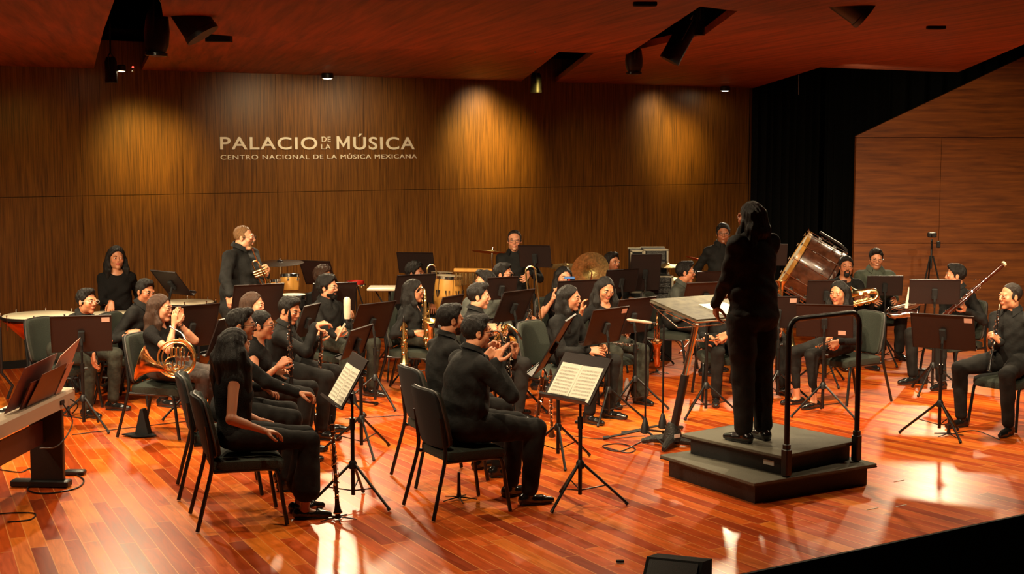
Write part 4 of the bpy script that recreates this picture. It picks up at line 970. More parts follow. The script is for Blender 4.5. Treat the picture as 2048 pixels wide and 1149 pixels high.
def horn(c, heading, label):
    t = empty('french_horn', c, heading, label, 'french horn'); m = 'brass'
    B = MB(); ring(B, (0, 0, 0), .150, .0085); ring(B, (.01, .012, .0), .128, .0075, a0=20, a1=320); ring(B, (0, -.012, 0), .165, .011, a0=-170, a1=80); ring(B, (-.01, .0, -.045), .055, .0062, sx=1.5); B.build('outer_coil', m, t)
    B = MB()
    for i in range(4):
        x = -.06+.036*i; B.tube([(x, -.025, .01), (x, -.025, .085), (x+.012, -.025, .094), (x+.024, -.025, .085), (x+.024, -.025, .01)], .0052, 7)
        B.tube([(x, -.022, -.02), (x, -.022, -.075), (x+.012, -.022, -.085), (x+.022, -.022, -.075)], .0052, 7)
    ring(B, (-.055, -.02, -.075), .030, .0058); ring(B, (.01, -.02, -.085), .026, .0058); B.build('valve_slides', m, t)
    B = MB()
    for i in range(3): B.lathe([(.017, -.03), (.019, -.028), (.019, .028), (.017, .03)], Matrix.Translation(V((.045+.04*i-.02, -.02, -.005))) @ Matrix.Rotation(PI/2, 4, 'X'), 14); B.tube([(.03+.035*i, -.04, .01), (.06+.03*i, -.05, .06)], .004, 6)
    B.build('rotary_valve', 'silver', t)
    B = MB(); M = frame((-.30, -.0, -.045), (-.10, 0, -.10)); B.lathe([(.152, 0), (.150, .006), (.118, .030), (.085, .06), (.055, .105), (.034, .16), (.022, .23)], M, 30, cap=False); o = B.build('bell', 'rose', t); o.modifiers.new('s', 'SOLIDIFY').thickness = .0015
    B = MB(); B.tube([M @ V((.152*math.cos(2*PI*i/30), .152*math.sin(2*PI*i/30), 0)) for i in range(30)], .004, 6, closed=True); B.tube(bez([M @ V((0, 0, .22)), (-.06, 0, -.135), (.02, 0, -.155), (.10, 0, -.12)], 5), [.022-.0006*i for i in range(16)], 10, cap=False); B.build('bell_rim', m, t)
    B = MB(); B.tube(bez([(.10, 0, .11), (.05, .03, .20), (-.02, .05, .24)], 5), .0055, 7); B.tube([(-.02, .05, .24), (-.055, .06, .262)], [.006, .010], 8); B.build('leadpipe', 'silver', t); return t
def trumpet(a, b_, label, up=(0, 0, 1)):
    t = thing_at('trumpet', a, b_, label, 'trumpet', None, up); m = 'brass'; L = .48   # z=0 bell rim, z=L mouthpiece
    B = MB(); B.lathe([(.061, 0), (.058, .004), (.040, .03), (.024, .075), (.014, .14), (.0085, .24), (.0065, .36)], n=22, cap=False); o = B.build('bell', m, t); o.modifiers.new('s', 'SOLIDIFY').thickness = .001
    B = MB(); B.tube(arc((0, -.03, .36), .03, 90, -90, 8, 'yz')[::-1] if False else [(0, 0, .36), (0, -.012, .385), (0, -.03, .392), (0, -.048, .385), (0, -.06, .36), (0, -.06, .12), (0, -.06, .10)], .0062, 8); B.tube([(0, -.06, .10), (0, -.045, .078), (0, -.02, .075), (0, 0, .1)], .006, 8); B.tube([(0, -.005, .10), (0, -.004, .48)], .0058, 8); B.build('tubing', m, t)
    for i in range(3): B = MB(); B.tube([(0, .03, .20+.03*i), (0, -.085, .20+.03*i)], .0105, 10); B.tube([(0, .03, .20+.03*i), (0, .05, .20+.03*i)], .004, 6); B.tube([(0, .05, .20+.03*i), (0, .053, .20+.03*i)], .009, 8); B.build('valve', m, t)
    B = MB(); B.lathe([(.005, .47), (.007, .50), (.0135, .53), (.0138, .54)], n=12); B.build('mouthpiece', 'silver', t); return t
def trombone(a, b_, label, up=(0, 0, 1), group='trombones', slide=1.0, bell=True):
    """z=0 slide crook end, z up toward mouthpiece; bell section on local -y side"""
    t = thing_at('trombone', a, b_, label, 'trombone', group, up); m = 'brass'; L = 1.05*slide
    B = MB(); 
    for x in (-.05, .05): B.tube([(x, 0, .05), (x, 0, L-.25)], .0088, 8); B.tube([(x, 0, L-.27), (x, 0, L-.05)], .0070, 8)
    B.tube([(.05*math.cos(PI+PI*i/10), 0, .05+.05*math.sin(PI+PI*i/10)) for i in range(11)], .0088, 8); B.tube([(-.05, 0, L-.22), (.05, 0, L-.22)], .005, 6); B.tube([(-.05, 0, L-.12), (.05, 0, L-.12)], .005, 6); B.build('hand_slide', m, t)
    B = MB(); B.lathe([(.006, L-.05), (.013, L+.0), (.0135, L+.01)], Matrix.Translation(V((.05, 0, 0))), 12); B.build('mouthpiece', 'silver', t)
    if bell:
        B = MB(); B.tube([(-.05, 0, L-.08), (-.05, 0, L+.28)] + [(-.05 - .065 + .065*math.cos(PI*i/10), 0, L+.28+.065*math.sin(PI*i/10)) for i in range(11)] + [(-.18, 0, L+.2), (-.18, 0, L-.05)], .010, 8); B.tube([(-.05, 0, L+.1), (-.18, 0, L+.1)], .005, 6); B.build('tuning_slide', m, t)
        B = MB(); z0 = L-.35; B.lathe([(.105, z0), (.100, z0+.006), (.066, z0+.045), (.036, z0+.11), (.020, z0+.20), (.011, z0+.32)], Matrix.Translation(V((-.18, 0, 0))), 24, cap=False); o = B.build('bell', m, t); o.modifiers.new('s', 'SOLIDIFY').thickness = .0015
    return t
def tuba(c, heading, label, q=1.0, down=False, name='euphonium'):
    M = Matrix.Translation(V(c)) @ Matrix.Rotation(math.radians(heading-90), 4, 'Z') @ (Matrix.Rotation(PI, 4, 'X') if down else Matrix()); t = empty(name, mw=M @ Matrix.Scale(q, 4), label=label, cat='brass instrument'); m = 'brass'
    B = MB(); B.lathe([(.155, .62), (.150, .61), (.105, .56), (.070, .48), (.052, .36), (.042, .2), (.036, .10)], n=28, cap=False); o = B.build('bell', m, t); o.modifiers.new('s', 'SOLIDIFY').thickness = .002
    B = MB(); B.tube([(.155*math.cos(2*PI*i/28), .155*math.sin(2*PI*i/28), .62) for i in range(28)], .005, 6, closed=True); B.build('bell_rim', m, t)
    B = MB(); B.tube(bez([(0, 0, .12), (0, 0, .02), (.06, 0, -.05), (.14, 0, 0), (.15, 0, .15), (.15, 0, .32), (.10, 0, .38), (.06, 0, .30), (.06, 0, .10)], 5), [.036-.0005*i for i in range(41)], 12); ring(B, (.07, -.05, .12), .06, .011, sx=.8, sz=1.6); ring(B, (.07, -.03, .2), .045, .009, sx=.8, sz=2); B.build('branch_tubes', m, t)
    for i in range(3): B = MB(); B.tube([(.05+.035*i, -.06, .05), (.05+.035*i, -.06, .24)], .013, 10); B.tube([(.05+.035*i, -.06, .24), (.05+.035*i, -.06, .27)], .008, 8); B.build('valve', 'silver', t)
    return t
def bassoon(a, b_, label):
    t = thing_at('bassoon', a, b_, label, 'bassoon'); L = (V(b_)-V(a)).length; q = L/1.30
    B = MB(); B.lathe([(.030, 0), (.032, .01), (.030, .42*q)], Matrix.Diagonal((1.25, .85, 1, 1)), 16); B.build('boot_joint', 'darkred', t)
    B = MB(); B.lathe([(.019, .40*q), (.018, .95*q), (.0235, .955*q), (.0235, .985*q)], Matrix.Translation(V((.014, 0, 0))), 14); B.build('long_joint', 'darkred', t)
    B = MB(); B.lathe([(.017, .985*q), (.020, 1.05*q), (.024, 1.2*q), (.022, 1.27*q)], Matrix.Translation(V((.014, 0, 0))), 14); B.build('bell_joint', 'darkred', t)
    B = MB(); B.lathe([(.015, 1.285*q), (.027, 1.285*q), (.029, 1.295*q), (.027, 1.31*q), (.015, 1.31*q), (.014, 1.285*q)], Matrix.Translation(V((.014, 0, 0))), 18, cap=False); B.build('ivory_ring', 'ivory', t)
    B = MB(); B.lathe([(.014, .40*q), (.011, .80*q), (.009, .81*q)], Matrix.Translation(V((-.022, 0, 0))), 12); B.build('wing_joint', 'darkred', t)
    keys(.05, .40*q, .028, 12, 2, 'silver', t, big=.012); keys(.45*q, .93*q, .022, 12, 8, 'silver', t, big=.009)
    B = MB(); B.tube(bez([(-.022, 0, .80*q), (-.024, .02, .86*q), (-.05, .08, .86*q), (-.10, .13, .80*q), (-.13, .15, .74*q)], 5), .003, 6); B.build('bocal', 'silver', t); return t
def bassclar(a, b_, label):
    t = thing_at('bass_clarinet', a, b_, label, 'bass clarinet', 'bass clarinets'); L = (V(b_)-V(a)).length; B = MB(); B.lathe([(.0165, .10), (.0165, L-.12)], n=14); B.build('body', 'ebony', t)
    B = MB(); B.tube(bez([(0, 0, .11), (0, 0, .03), (0, .03, .0), (0, .06, .02)], 5), [.017]*10+[.02, .022, .026, .032, .037, .040], 14, cap=False); B.build('bell', 'silver', t)
    B = MB(); B.tube(bez([(0, 0, L-.12), (0, 0, L-.06), (0, -.03, L-.03), (0, -.07, L-.02)], 5), .0095, 8); B.tube([(0, -.07, L-.02), (0, -.10, L-.018), (0, -.15, L-.01)], [.011, .013, .005], 8); B.build('neck', 'silver', t)
    keys(.10, L*.5, .018, 16, 11, 'silver', t, big=.013); keys(L*.5, L*.86, .018, 14, 12, 'silver', t, big=.010); return t
def pegstand(p, label, h_=.14):
    t = empty('instrument_peg', p, 0, label, 'instrument stand', 'instrument pegs'); B = MB(); B.lathe([(.022, .012), (.014, .05), (.010, h_), (0, h_+.004)], n=12); B.build('peg', 'blackmetal', t)
    for k in range(5):
        a = math.radians(72*k+15); B = MB(); B.tube([(0, 0, .022), (.13*math.cos(a), .13*math.sin(a), .005)], [.006, .0035], 6); B.build('foot', 'standrod', t)
    return t
# ---------------------------------------------------------------- percussion
def timpani(px, py, s, r_, label, top=.86, copper=True):
    c = W(px, py, s); z = c.z; t = empty('timpani', (c.x, c.y, 0), 0, label, 'kettledrum', 'timpani')
    B = MB(); B.lathe([(0, z+.002), (r_*.96, z+.002), (r_*.985, z-.004), (r_*.985, z-.012)], n=40, cap=False); B.build('drum_head', 'skinhead', t)
    B = MB(); B.lathe([(r_*1.0, z-.030), (r_*1.03, z-.030), (r_*1.035, z-.004), (r_*1.0, z-.002), (r_*.985, z-.010)], n=40, cap=False); B.build('hoop', 'blackmetal', t)
    B = MB(); B.lathe([(r_*.98, z-.02)] + [(r_*.98*math.sin(a)**.8, z-.05-(.46*r_*2.0)*(1-math.sin(a))*.9-.06*0) for a in [PI/2*(1-i/14)+.0001 for i in range(14)]] , n=40, cap=False); B.build('bowl', 'copper', t)
    for k in range(8): B = MB(); a = math.radians(45*k+10); x, y = r_*1.05*math.cos(a), r_*1.05*math.sin(a); B.tube([(x, y, z+.022), (x, y, z-.12)], .006, 6); B.ball((x, y, z+.022), .010, 8); B.build('tension_rod', 'chrome', t)
    for k in range(4):
        a = math.radians(90*k+35); x, y = math.cos(a), math.sin(a); B = MB(); B.tube([(x*r_*1.08, y*r_*1.08, z-.10), (x*r_*1.08, y*r_*1.08, .30), (x*r_*.8, y*r_*.8, .16), (x*r_*.95, y*r_*.95, .03)], .016, 8); B.build('strut', 'blackmetal', t)
    B = MB(); B.lathe([(.10, .02), (.12, .05), (.05, .09), (.03, .28), (.10, .33)], n=16); B.tube([(.6*r_*math.cos(a), .6*r_*math.sin(a), .16) for a in [2*PI*i/20 for i in range(20)]], .012, 6, closed=True); B.build('pedal_base', 'blackmetal', t); return t
def cymbal(px, py, s, r_, tilt, hdg, label, pole=True, m='bronze', dz=0):
    c = W(px, py, s); t = empty('cymbal', c, hdg, label, 'cymbal', 'cymbals'); M = Matrix.Rotation(math.radians(tilt), 4, 'X')
    B = MB(); B.lathe([(.006, .022), (.02, .021), (.034, .012), (.040, .004), (r_*.5, -.004), (r_, -.014), (r_, -.0155), (r_*.5, -.006), (.038, .002), (.03, .010), (.006, .019)], M, 40, cap=False); B.build('cymbal_plate', m, t)
    B = MB(); B.lathe([(.010, .022), (.010, .034), (.004, .036), (.004, .05)], M, 10); B.build('wing_nut', 'chrome', t)
    if pole:
        z = c.z; B = MB(); B.tube([M @ V((0, 0, .0)), M @ V((0, 0, -.10)), (0, -.0, -.20), (0, 0, -z+.3)], .009, 8); B.build('pole', 'chrome', t)
        for k in range(3): a = math.radians(120*k+20); B = MB(); B.tube([(0, 0, -z+.33), (.28*math.cos(a), .28*math.sin(a), -z+.012)], .009, 6); B.build('leg', 'chrome', t)
    return t
def drum(c, r0, r1, h_, tilt, hdg, label, name='conga', body='conga', mid=None, stand_=True, cat='drum', group=None):
    M = Matrix.Translation(V(c)) @ Matrix.Rotation(math.radians(hdg-90), 4, 'Z') @ Matrix.Rotation(math.radians(tilt), 4, 'X'); t = empty(name, mw=M, label=label, cat=cat, group=group)
    md = mid or (r0+r1)/2*1.08; B = MB(); B.lathe([(r1, -h_), (r1*1.02, -h_+.01), ((r1+md)/2*1.03, -h_*.75), (md, -h_*.4), ((r0+md)/2*1.01, -h_*.15), (r0, 0)], n=28); B.build('shell', body, t)
    B = MB(); B.lathe([(0, .004), (r0*1.0, .004), (r0*1.02, -.005)], n=28, cap=False); B.build('drum_head', 'skinhead', t)
    B = MB(); B.lathe([(r0*1.03, -.03), (r0*1.07, -.03), (r0*1.07, .002), (r0*1.03, .004)], n=28, cap=False)
    B.build('hoop', 'chrome', t)
    for k in range(6):
        B = MB(); a = math.radians(60*k+20); x, y = math.cos(a), math.sin(a); B.tube([(x*r0*1.06, y*r0*1.06, -.01), (x*(md)*1.04, y*md*1.04, -h_*.33)], .0045, 6); B.box((.02, .02, .03), (x*md*1.03, y*md*1.03, -h_*.36), bev=.004); B.build('lug', 'chrome', t)
    if name == 'conga':
        for k in range(9):
            B = MB(); a = math.radians(40*k); 
            for dx in (-.02, .02): M3 = Matrix.Rotation(a, 4, 'Z'); B.prism([V((md*1.028, dx-.010, -h_*.25)), V((md*1.028, dx+.006, -h_*.25)), V((md*1.035, dx+(.008 if dx < 0 else -.006), -h_*.36))], (.006, 0, 0), M3)
            B.build('heart_emblem', 'black', t)
    return t
def stool_legs(t, pts, r_=.009, m='blackmetal', nm='leg'):
    for p in pts: B = MB(); B.tube(p, r_, 7); B.build(nm, m, t)
def micstand(foot, top, label, mic='vertical', arm=None, hdg=0, micm='cream'):
    x, y = foot[0], foot[1]; t = empty('microphone_stand', (x, y, 0), hdg, label, 'microphone stand', 'microphone stands'); z = top
    B = MB(); B.tube([(0, 0, .10), (0, 0, z)], .0085, 10); B.build('pole', 'standrod', t)
    B = MB(); B.lathe([(.018, .06), (.04, .07), (.036, .12), (.016, .19), (.012, .20)], n=14); B.build('base_hub', 'blackmetal', t)
    for k in range(3):
        a = math.radians(120*k+25); d = V((math.cos(a), math.sin(a), 0)); B = MB(); B.tube([d*.03 + V((0, 0, .09)), d*.34 + V((0, 0, .02))], .010, 8); lg = B.build('leg', 'standrod', t); B = MB(); B.tube([d*.31 + V((0, 0, .025)), d*.36 + V((0, 0, .016))], .016, 8); B.build('rubber_foot', 'blackmetal', lg)
    if mic:
        n = empty('microphone', (x, y, z), hdg, label.replace('stand', 'microphone') if False else None)
        bpy.data.objects.remove(n)
    return t
def microphone(p, d, label, L=.19, r_=.027, m='cream'):
    t = thing_at('microphone', p, V(p)+V(d), label, 'microphone', 'microphones'); B = MB(); B.lathe([(.006, 0), (r_*.8, .004), (r_*.95, .03), (r_, .06), (r_, L*.62)], n=18); B.build('body', m, t)
    B = MB(); B.lathe([(r_*1.02, L*.60), (r_*1.02, L*.64), (r_, L*.66), (r_, L*.88), (r_*.7, L*.97), (0, L)], n=18); B.build('grille', m, t); B = MB(); B.lathe([(r_*.5, -.03), (r_*.5, 0)], n=10); B.build('connector', 'blackmetal', t); return t
# ---------------------------------------------------------------- podium, rail, conductor's desk
F1 = onz(1563, 912, .32); er = hd(WALL_H+3); el = hd(WALL_H+93)
wR = (onz(1722, 881, .32)-F1).dot(er); wL = (onz(1362, 868, .32)-F1).dot(el)
F0 = onz(1509, 967, .165); wR0 = (onz(1750, 926, .165)-F0).dot(er); wL0 = (onz(1331, 909, .165)-F0).dot(el)
def plat(name, F, a, b_, z0, z1, label, hdg):
    er = hd(hdg); el = hd(hdg+90); c = F + er*a/2 + el*b_/2; t = empty(name, (c.x, c.y, z0), hdg+90, label, 'podium')
    B = MB(); B.box((a, b_, .030), (0, 0, z1-z0-.015), bev=.004); B.build('top_board', 'podiumtop', t)
    B = MB(); B.box((a-.10, b_-.10, z1-z0-.03), (0, 0, (z1-z0-.03)/2)); B.build('base_box', 'podiumside', t)
    B = MB(); B.box((a+.002, b_+.002, .008), (0, 0, z1-z0-.026)); B.build('edge_trim', 'chairframe', t); return t
low = plat('podium_step', F0, 1.20, 1.09, 0, .165, 'wide low black platform step with grey ribbed top, underneath the podium', 31.5)
er, el = hd(38.5), hd(128.5)
upp = plat('conductor_podium', F1, wR, wL, .165, .32, 'black conductor podium with grey ribbed top, the man stands on it', 38.5)
B = MB(); pm = Matrix.Translation(F1 + el*(.16) + er*.048 + V((0, 0, -.085))) @ Matrix.Rotation(math.radians(128.5), 4, 'Z'); 
B.box((.10, .004, .035), M=pm); lb = B.build('maker_plate', 'white'); lb.parent = upp; lb.matrix_parent_inverse = Matrix.LocRotScale(V(upp.location), upp.rotation_euler, V((1, 1, 1))).inverted()
ra = F1 + er*.03 - el*.02 + V((0, 0, 0)); rb_ = F1 + er*(wR-.06) - el*.02; top = 1.30
t = empty('safety_rail', (ra.x, ra.y, 0), 38.5, 'black tubular safety rail standing at the rear edge of the podium', 'rail')
Lr = (rb_-ra).length; B = MB(); pts = [(0, 0, .17), (0, 0, top-.10)] + [(0, .10-.10*math.cos(a), top-.10+.10*math.sin(a)) for a in (.4, .8, 1.2, PI/2)] + [(0, Lr-.10, top)] + [(0, Lr-.10+.10*math.sin(a), top-.10+.10*math.cos(a)) for a in (.4, .8, 1.2, PI/2)] + [(0, Lr, .17)]
B.tube(pts, .020, 12); B.build('handrail', 'blackmetal', t)
for y in (0, Lr): B = MB(); B.box((.06, .06, .20), (.0, y, .27), bev=.008); B.box((.05, .05, .05), (0, y, .385), bev=.01); B.build('post_bracket', 'blackmetal', t)
# conductor desk
dc = W(1425, 618, 238); bx = onz(1345, 892); t = empty('conductor_desk', (bx.x, bx.y, 0), WALL_H+90, 'tall conductor desk with grey slanted top and one leaning leg left of the podium', 'conductor desk')
TI = Matrix.LocRotScale(V(t.location), t.rotation_euler, V((1, 1, 1))).inverted(); ex = hd(WALL_H)*.42; ey = hd(WALL_H+90)*.30 + V((0, 0, .055)); nz = ex.cross(ey).normalized()
def dq(u, v, h=0): return TI @ (dc + ex*u + ey*v + nz*h)
B = MB(); B.prism([dq(-1, -1), dq(1, -1), dq(1, 1), dq(-1, 1)], (0, 0, .022)); B.build('desk_top', 'deskwood', t, smooth=False)
B = MB(); B.tube([dq(-1, -1, .0), dq(1, -1, .0), dq(1, 1, .0), dq(-1, 1, .0)], .009, 6, closed=True); B.build('edge_trim', 'rackedge', t)
B = MB(); B.tube([dq(-1, 1, -.02), dq(-.95, -.2, -.12), dq(-.3, -.9, -.05)], .004, 6); B.tube([dq(-1, .3, -.03), dq(-.6, -.4, -.10), dq(-.2, -.9, -.04)], .004, 6); B.tube([dq(-.9, .9, -.06), dq(.3, .5, -.12)], .004, 6); B.build('wire_shelf', 'chrome', t)
kt = TI @ (W(1392, 648, 239)); kb = V((0, 0, .10)); km = kb + (kt-kb)*.52
B = MB(); B.tube([km, kt], .026, 14); B.build('upper_column', 'chrome', t); B = MB(); B.tube([kb, km + (kt-kb)*.02], .036, 14); B.build('lower_column', 'blackmetal', t)
B = MB(); B.lathe([(.09, .05), (.085, .08), (.05, .18), (.042, .20)], n=18); 
for k in range(4): a = math.radians(90*k+35); d = V((math.cos(a), math.sin(a), 0)); B.tube([d*.03 + V((0, 0, .06)), d*.18 + V((0, 0, .045)), d*.27 + V((0, 0, .02))], [.045, .032, .020], 8)
B.build('cast_base', 'rackface', t); B = MB(); B.box((.06, .004, .03), (-.02, -.085, .10)); B.build('sticker', 'white', t)
pp = MB(); sc = lambda u, v, h: dc + ex*u + ey*v + nz*h
pp.prism([sc(-.25, -.82, .024), sc(.42, -.82, .024), sc(.42, .2, .024), sc(-.25, .2, .024)], (0, 0, .004)); tag(pp.build('score', 'paper', smooth=False), 'open cream score lying on the conductor desk', 'sheet music')
# ---------------------------------------------------------------- people
def sit(label, clabel, head, s, body, face, ch=True, choff=.045, cside=0.0, **k):
    r, M, arms, Hm = person(label, head, s, body, face, True, **k)
    if ch:
        p = V(r.location) + hd(body)*choff + V((hd(body).y, -hd(body).x, 0))*cside; chair((p.x, p.y, 0), body, clabel)
    return r, M, arms, Hm
def loc(M, x, y, z): return M @ V((x, y, z))
# standing figures
person('standing woman with wavy shoulder-length black hair, hand on a kettledrum', (233, 517), 186, -68, -62, False, sex='f', hair='bob', hairw=1.1, neck='round', sleeve=.8, skin='tan', top='knit', rh=W(222, 617, 190), rdir=(.05, -.5, -.9), rpn=(0, .5, -.8), rcurl=.2, legs=True, w=1.05)
p5 = person('large standing man with blond hair, beard and glasses holding a trumpet', (488, 476), 200, -22, -4, False, w=1.55, fat=.7, belly=.9, nk=.03, legw=1.1, hair='receding', hairc='fairbrown', glass='y', beard='goatee', skin='fair', lh=W(549, 560, 207), ldir=(.3, -.3, .9), lpn=(-.7, -.5, .2), lcurl=.7, rh=W(462, 622, 210), rdir=(.05, 0, -1), hs=1.06)
trumpet(W(540, 578, 204) , W(511, 512, 208), 'brass trumpet held upright against the large man\'s chest', up=(1, .1, .4))
person('standing percussionist with slicked hair, glasses and black shirt behind a stand', (1029, 482), 174, -98, -92, False, hair='receding', hairc='dark', glass='y', skin='fair', rh=W(1018, 556, 178), lh=W(1052, 554, 178), rdir=(.5, -.5, -.6), ldir=(-.5, -.5, -.6), rcurl=.5, lcurl=.5)
person('young man with glasses standing half hidden behind the conductor', (1446, 468), 168, -75, -95, False, hair='short', glass='y', skin='brown')
cond = person('conductor in black shirt and trousers seen from behind on the podium', (1501, 437), 265, 124, 128, False, hair='long', hairlen=.08, hairw=1.0, w=1.24, legw=1.2, belly=.35, nk=.03, base=.32, lh=W(1424, 655, 262), ldir=(.12, .1, -1), lpn=(.8, .2, 0), lcurl=.35, rh=(.02, .34, 1.12), rdir=(-.6, .5, .3), rcurl=.6, stance=.10, skin='brown', hs=1.05)
# left side
sit('seated man in clear glasses and black shirt leaning forward behind a black stand', 'chair with green-grey back beside the kettledrums, under the man in clear glasses', (174, 604), 211, -22, -30, lean=.30, glass='clear', skin='tan', hair='quiff', rh=W(192, 728, 219), rdir=(.1, -.1, -1), rpn=(.6, .4, 0), rcurl=.3, lh=(-.14, .42, .70), bottom='jeans', choff=-.0, w=1.05, knees=.19)
sit('seated man with dark glasses and rolled sleeve behind the horn player', 'chair under the man with dark glasses behind the horn player', (291, 584), 203, -15, -38, lean=.16, glass='y', skin='olive', hair='quiff', sleeve=.6, rh=W(262, 668, 207), rdir=(-.8, -.4, -.2), rcurl=.7, pitch=-10)
sit('woman with long straight brown hair clapping, a horn on her lap', 'chair under the clapping horn player', (322, 618), 228, -14, -12, lean=.02, sex='f', skin='fair', hair='long', hairc='brown', hairlen=.30, neck='round', sleeve=.3, top='knit', rh=W(350, 634, 231), lh=W(359, 631, 226), rdir=(.12, .0, 1), ldir=(.15, .0, 1), rpn=(.7, .9, .0), lpn=(-.3, -1, .0), rcurl=.12, lcurl=.25, watch=-1, shoes='flat', bareleg=.86, bottom='jeans2', knees=.12, kneez=.55, smile=True)
horn(W(352, 716, 236), 92, 'brass French horn with its wide bell to the left, resting on the clapping woman\'s lap')
# front left row
sit('woman with very long black hair sitting front left, back to the camera', 'front left chair holding the woman with very long black hair', (471, 693), 296, 18, 42, lean=.02, sex='f', hair='long', hairlen=.52, hairw=1.25, neck='round', sleeve=0, skin='olive', top='knit', rh=W(548, 866, 301), rdir=(.9, .35, -.25), rpn=(0, 0, -1), lh=W(540, 852, 288), bareleg=.72, shoes='pump', flare=.06, knees=.10, legfwd=.47, choff=.06)
sit('man with glasses in second chair from the left front, reaching toward a stand', 'empty-looking black chair back left of the long-haired woman', (483, 652), 271, 14, 2, lean=.12, hair='quiff', glass='y', skin='olive', rh=W(628, 796, 272), rdir=(.95, .1, -.15), rpn=(0, -.3, -1), rcurl=.55, choff=-.02, cside=.02, w=1.05)
sit('woman with glasses and sleeveless black top holding a clarinet upright', 'chair under the sleeveless clarinet player with glasses', (524, 652), 246, 2, -6, lean=.10, sex='f', hair='tied', glass='y', neck='round', sleeve=0, skin='tan', top='knit', rh=W(570, 722, 250), rdir=(.6, -.1, .5), rpn=(.4, .7, -.2), rcurl=.8, lh=W(566, 742, 244))
clarinet(W(583, 778, 248), W(579, 618, 247), 'clarinet held upright by the sleeveless woman with glasses')
sit('man with black hair looking down, one hand raised over his clarinet', 'chair under the man with one hand raised over his clarinet', (579, 622), 229, -4, -28, lean=.12, hair='quiff', pitch=-14, skin='tan', rh=W(646, 648, 232), rdir=(.9, -.2, .25), rpn=(0, .3, -1), rcurl=[.1, .35, .6, .5], lh=W(641, 668, 227), ldir=(.3, .7, .4), lpn=(.6, -.5, 0), lcurl=.85, w=1.1)
clarinet(W(639, 768, 229), W(643, 655, 229), 'clarinet held by the man looking down, keys just above his knee')
sit('young woman with long brown hair turned right behind the clarinets', 'chair under the long-haired young woman behind the clarinets', (507, 612), 218, -5, -10, lean=.03, sex='f', hair='long', hairc='brown', hairlen=.3, skin='fair', neck='round', top='knit')
sit('bearded man with curly hair and glasses in black shirt beside the studio microphone', 'chair under the bearded curly-haired man', (656, 576), 197, -36, -20, lean=.03, hair='curly', beard='full', glass='y', skin='fair', w=1.08, rh=W(682, 664, 205), rdir=(.5, -.3, .6), rpn=(.5, .8, 0), rcurl=.8, bottom='jeans', knees=.2)
B = MB(); B.tube([W(672, 682, 205), W(690, 648, 206)], [.008, .011], 8); tag(B.build('mute_stick', 'cream'), 'short pale stick held by the bearded curly-haired man', 'stick')
sit('man with curly brown hair almost hidden behind the bearded man', 'chair under the man hidden behind the bearded player', (648, 556), 181, -35, -30, hair='curly', hairc='brown', skin='tan')
# saxophone and trombone middle
sit('smiling woman with glasses and long curly black hair playing saxophone', 'black chair at the gap in the stage left of the saxophone woman', (829, 583), 195, -12, -6, lean=.05, sex='f', hair='long', hairlen=.22, glass='y', smile=True, neck='v', sleeve=.85, top='shirt', skin='tan', rh=W(846, 668, 198), rdir=(.75, -.1, -.1), rpn=(.3, .9, 0), rcurl=.7, lh=W(850, 648, 193), ldir=(.6, -.3, .2), lcurl=.7, bottom='jeans', knees=.15, w=1.12)
sax(W(853, 694, 199), W(851, 618, 199), 'alto saxophone held upright by the smiling woman with glasses', 1.05, up=(.45, -.9, 0), name='alto_saxophone')
soprano(W(809, 728, 199), W(807, 632, 199), 'straight soprano saxophone on a peg in front of the saxophone woman')
sit('man with short curly black hair behind the far stand left of the congas', 'chair under the man behind the far stand left of the congas', (831, 548), 175, -65, -30, hair='curly', skin='brown')
trombone(W(863, 530, 176), W(869, 660, 176), 'trombone slide standing upright beside the congas', up=(0, 1, 0), slide=.72, bell=False)
sit('bearded man with thick black hair seen from behind, playing bass clarinet', 'black chair behind the bass clarinet player, left of the large front chair', (901, 641), 262, 26, 24, lean=.10, hair='short', beard='full', skin='tan', rh=W(985, 705, 263), rdir=(.7, .3, .5), lh=W(990, 690, 258), rcurl=.6, lcurl=.6, w=1.05)
bassclar(W(1030, 838, 262), W(1000, 655, 258), 'black bass clarinet held by the bearded man, its keys slanting behind the front player\'s knee')
sit('man in black shirt and glasses sitting front centre, back to the camera, fitting a clarinet', 'large black padded chair front centre under the man with his back to the camera', (954, 666), 285, 28, 14, lean=.14, hair='short', glass='y', skin='tan', w=1.34, belly=.4, legfwd=.50, rh=W(1000, 706, 288), rdir=(.4, .2, .9), rpn=(.8, .5, 0), rcurl=[.15, .2, .3, .4], lh=W(1030, 700, 282), ldir=(.3, .2, .9), lpn=(-.7, -.4, 0), lcurl=.7, choff=.022, knees=.14)
clarinet(W(1018, 772, 284), W(1016, 668, 284), 'dark clarinet body gripped by the front centre man', name='clarinet')
sit('smiling man in profile holding an alto saxophone in the middle', 'chair under the smiling man in profile with the saxophone', (958, 594), 217, 10, -4, lean=.08, hair='quiff', smile=True, skin='fair', rh=W(988, 656, 216), rdir=(.8, .1, -.1), rcurl=.6, lh=W(996, 668, 211))
sax(W(990, 686, 218), W(1008, 660, 223), 'alto saxophone lying slanted in the hands of the smiling man in profile', .92, up=(.6, .0, -.7), neckdir=-1)
sit('man in dark sunglasses leaning back near the trombone slide', 'chair under the man in dark sunglasses', (1007, 550), 190, -12, -22, hair='short', glass='sun', skin='olive', lean=.02, w=1.1)
sit('man with glasses and flat black hair facing left between the stands', 'chair under the man facing left between the stands', (970, 566), 197, -75, -160, hair='quiff', glass='y', skin='tan', top='shirt2', legfwd=.36)
trombone(W(1060, 533, 196), W(1078, 690, 196), 'trombone with long pale slide standing upright beside the man in sunglasses', up=(0, 1, 0), slide=.85, bell=False)
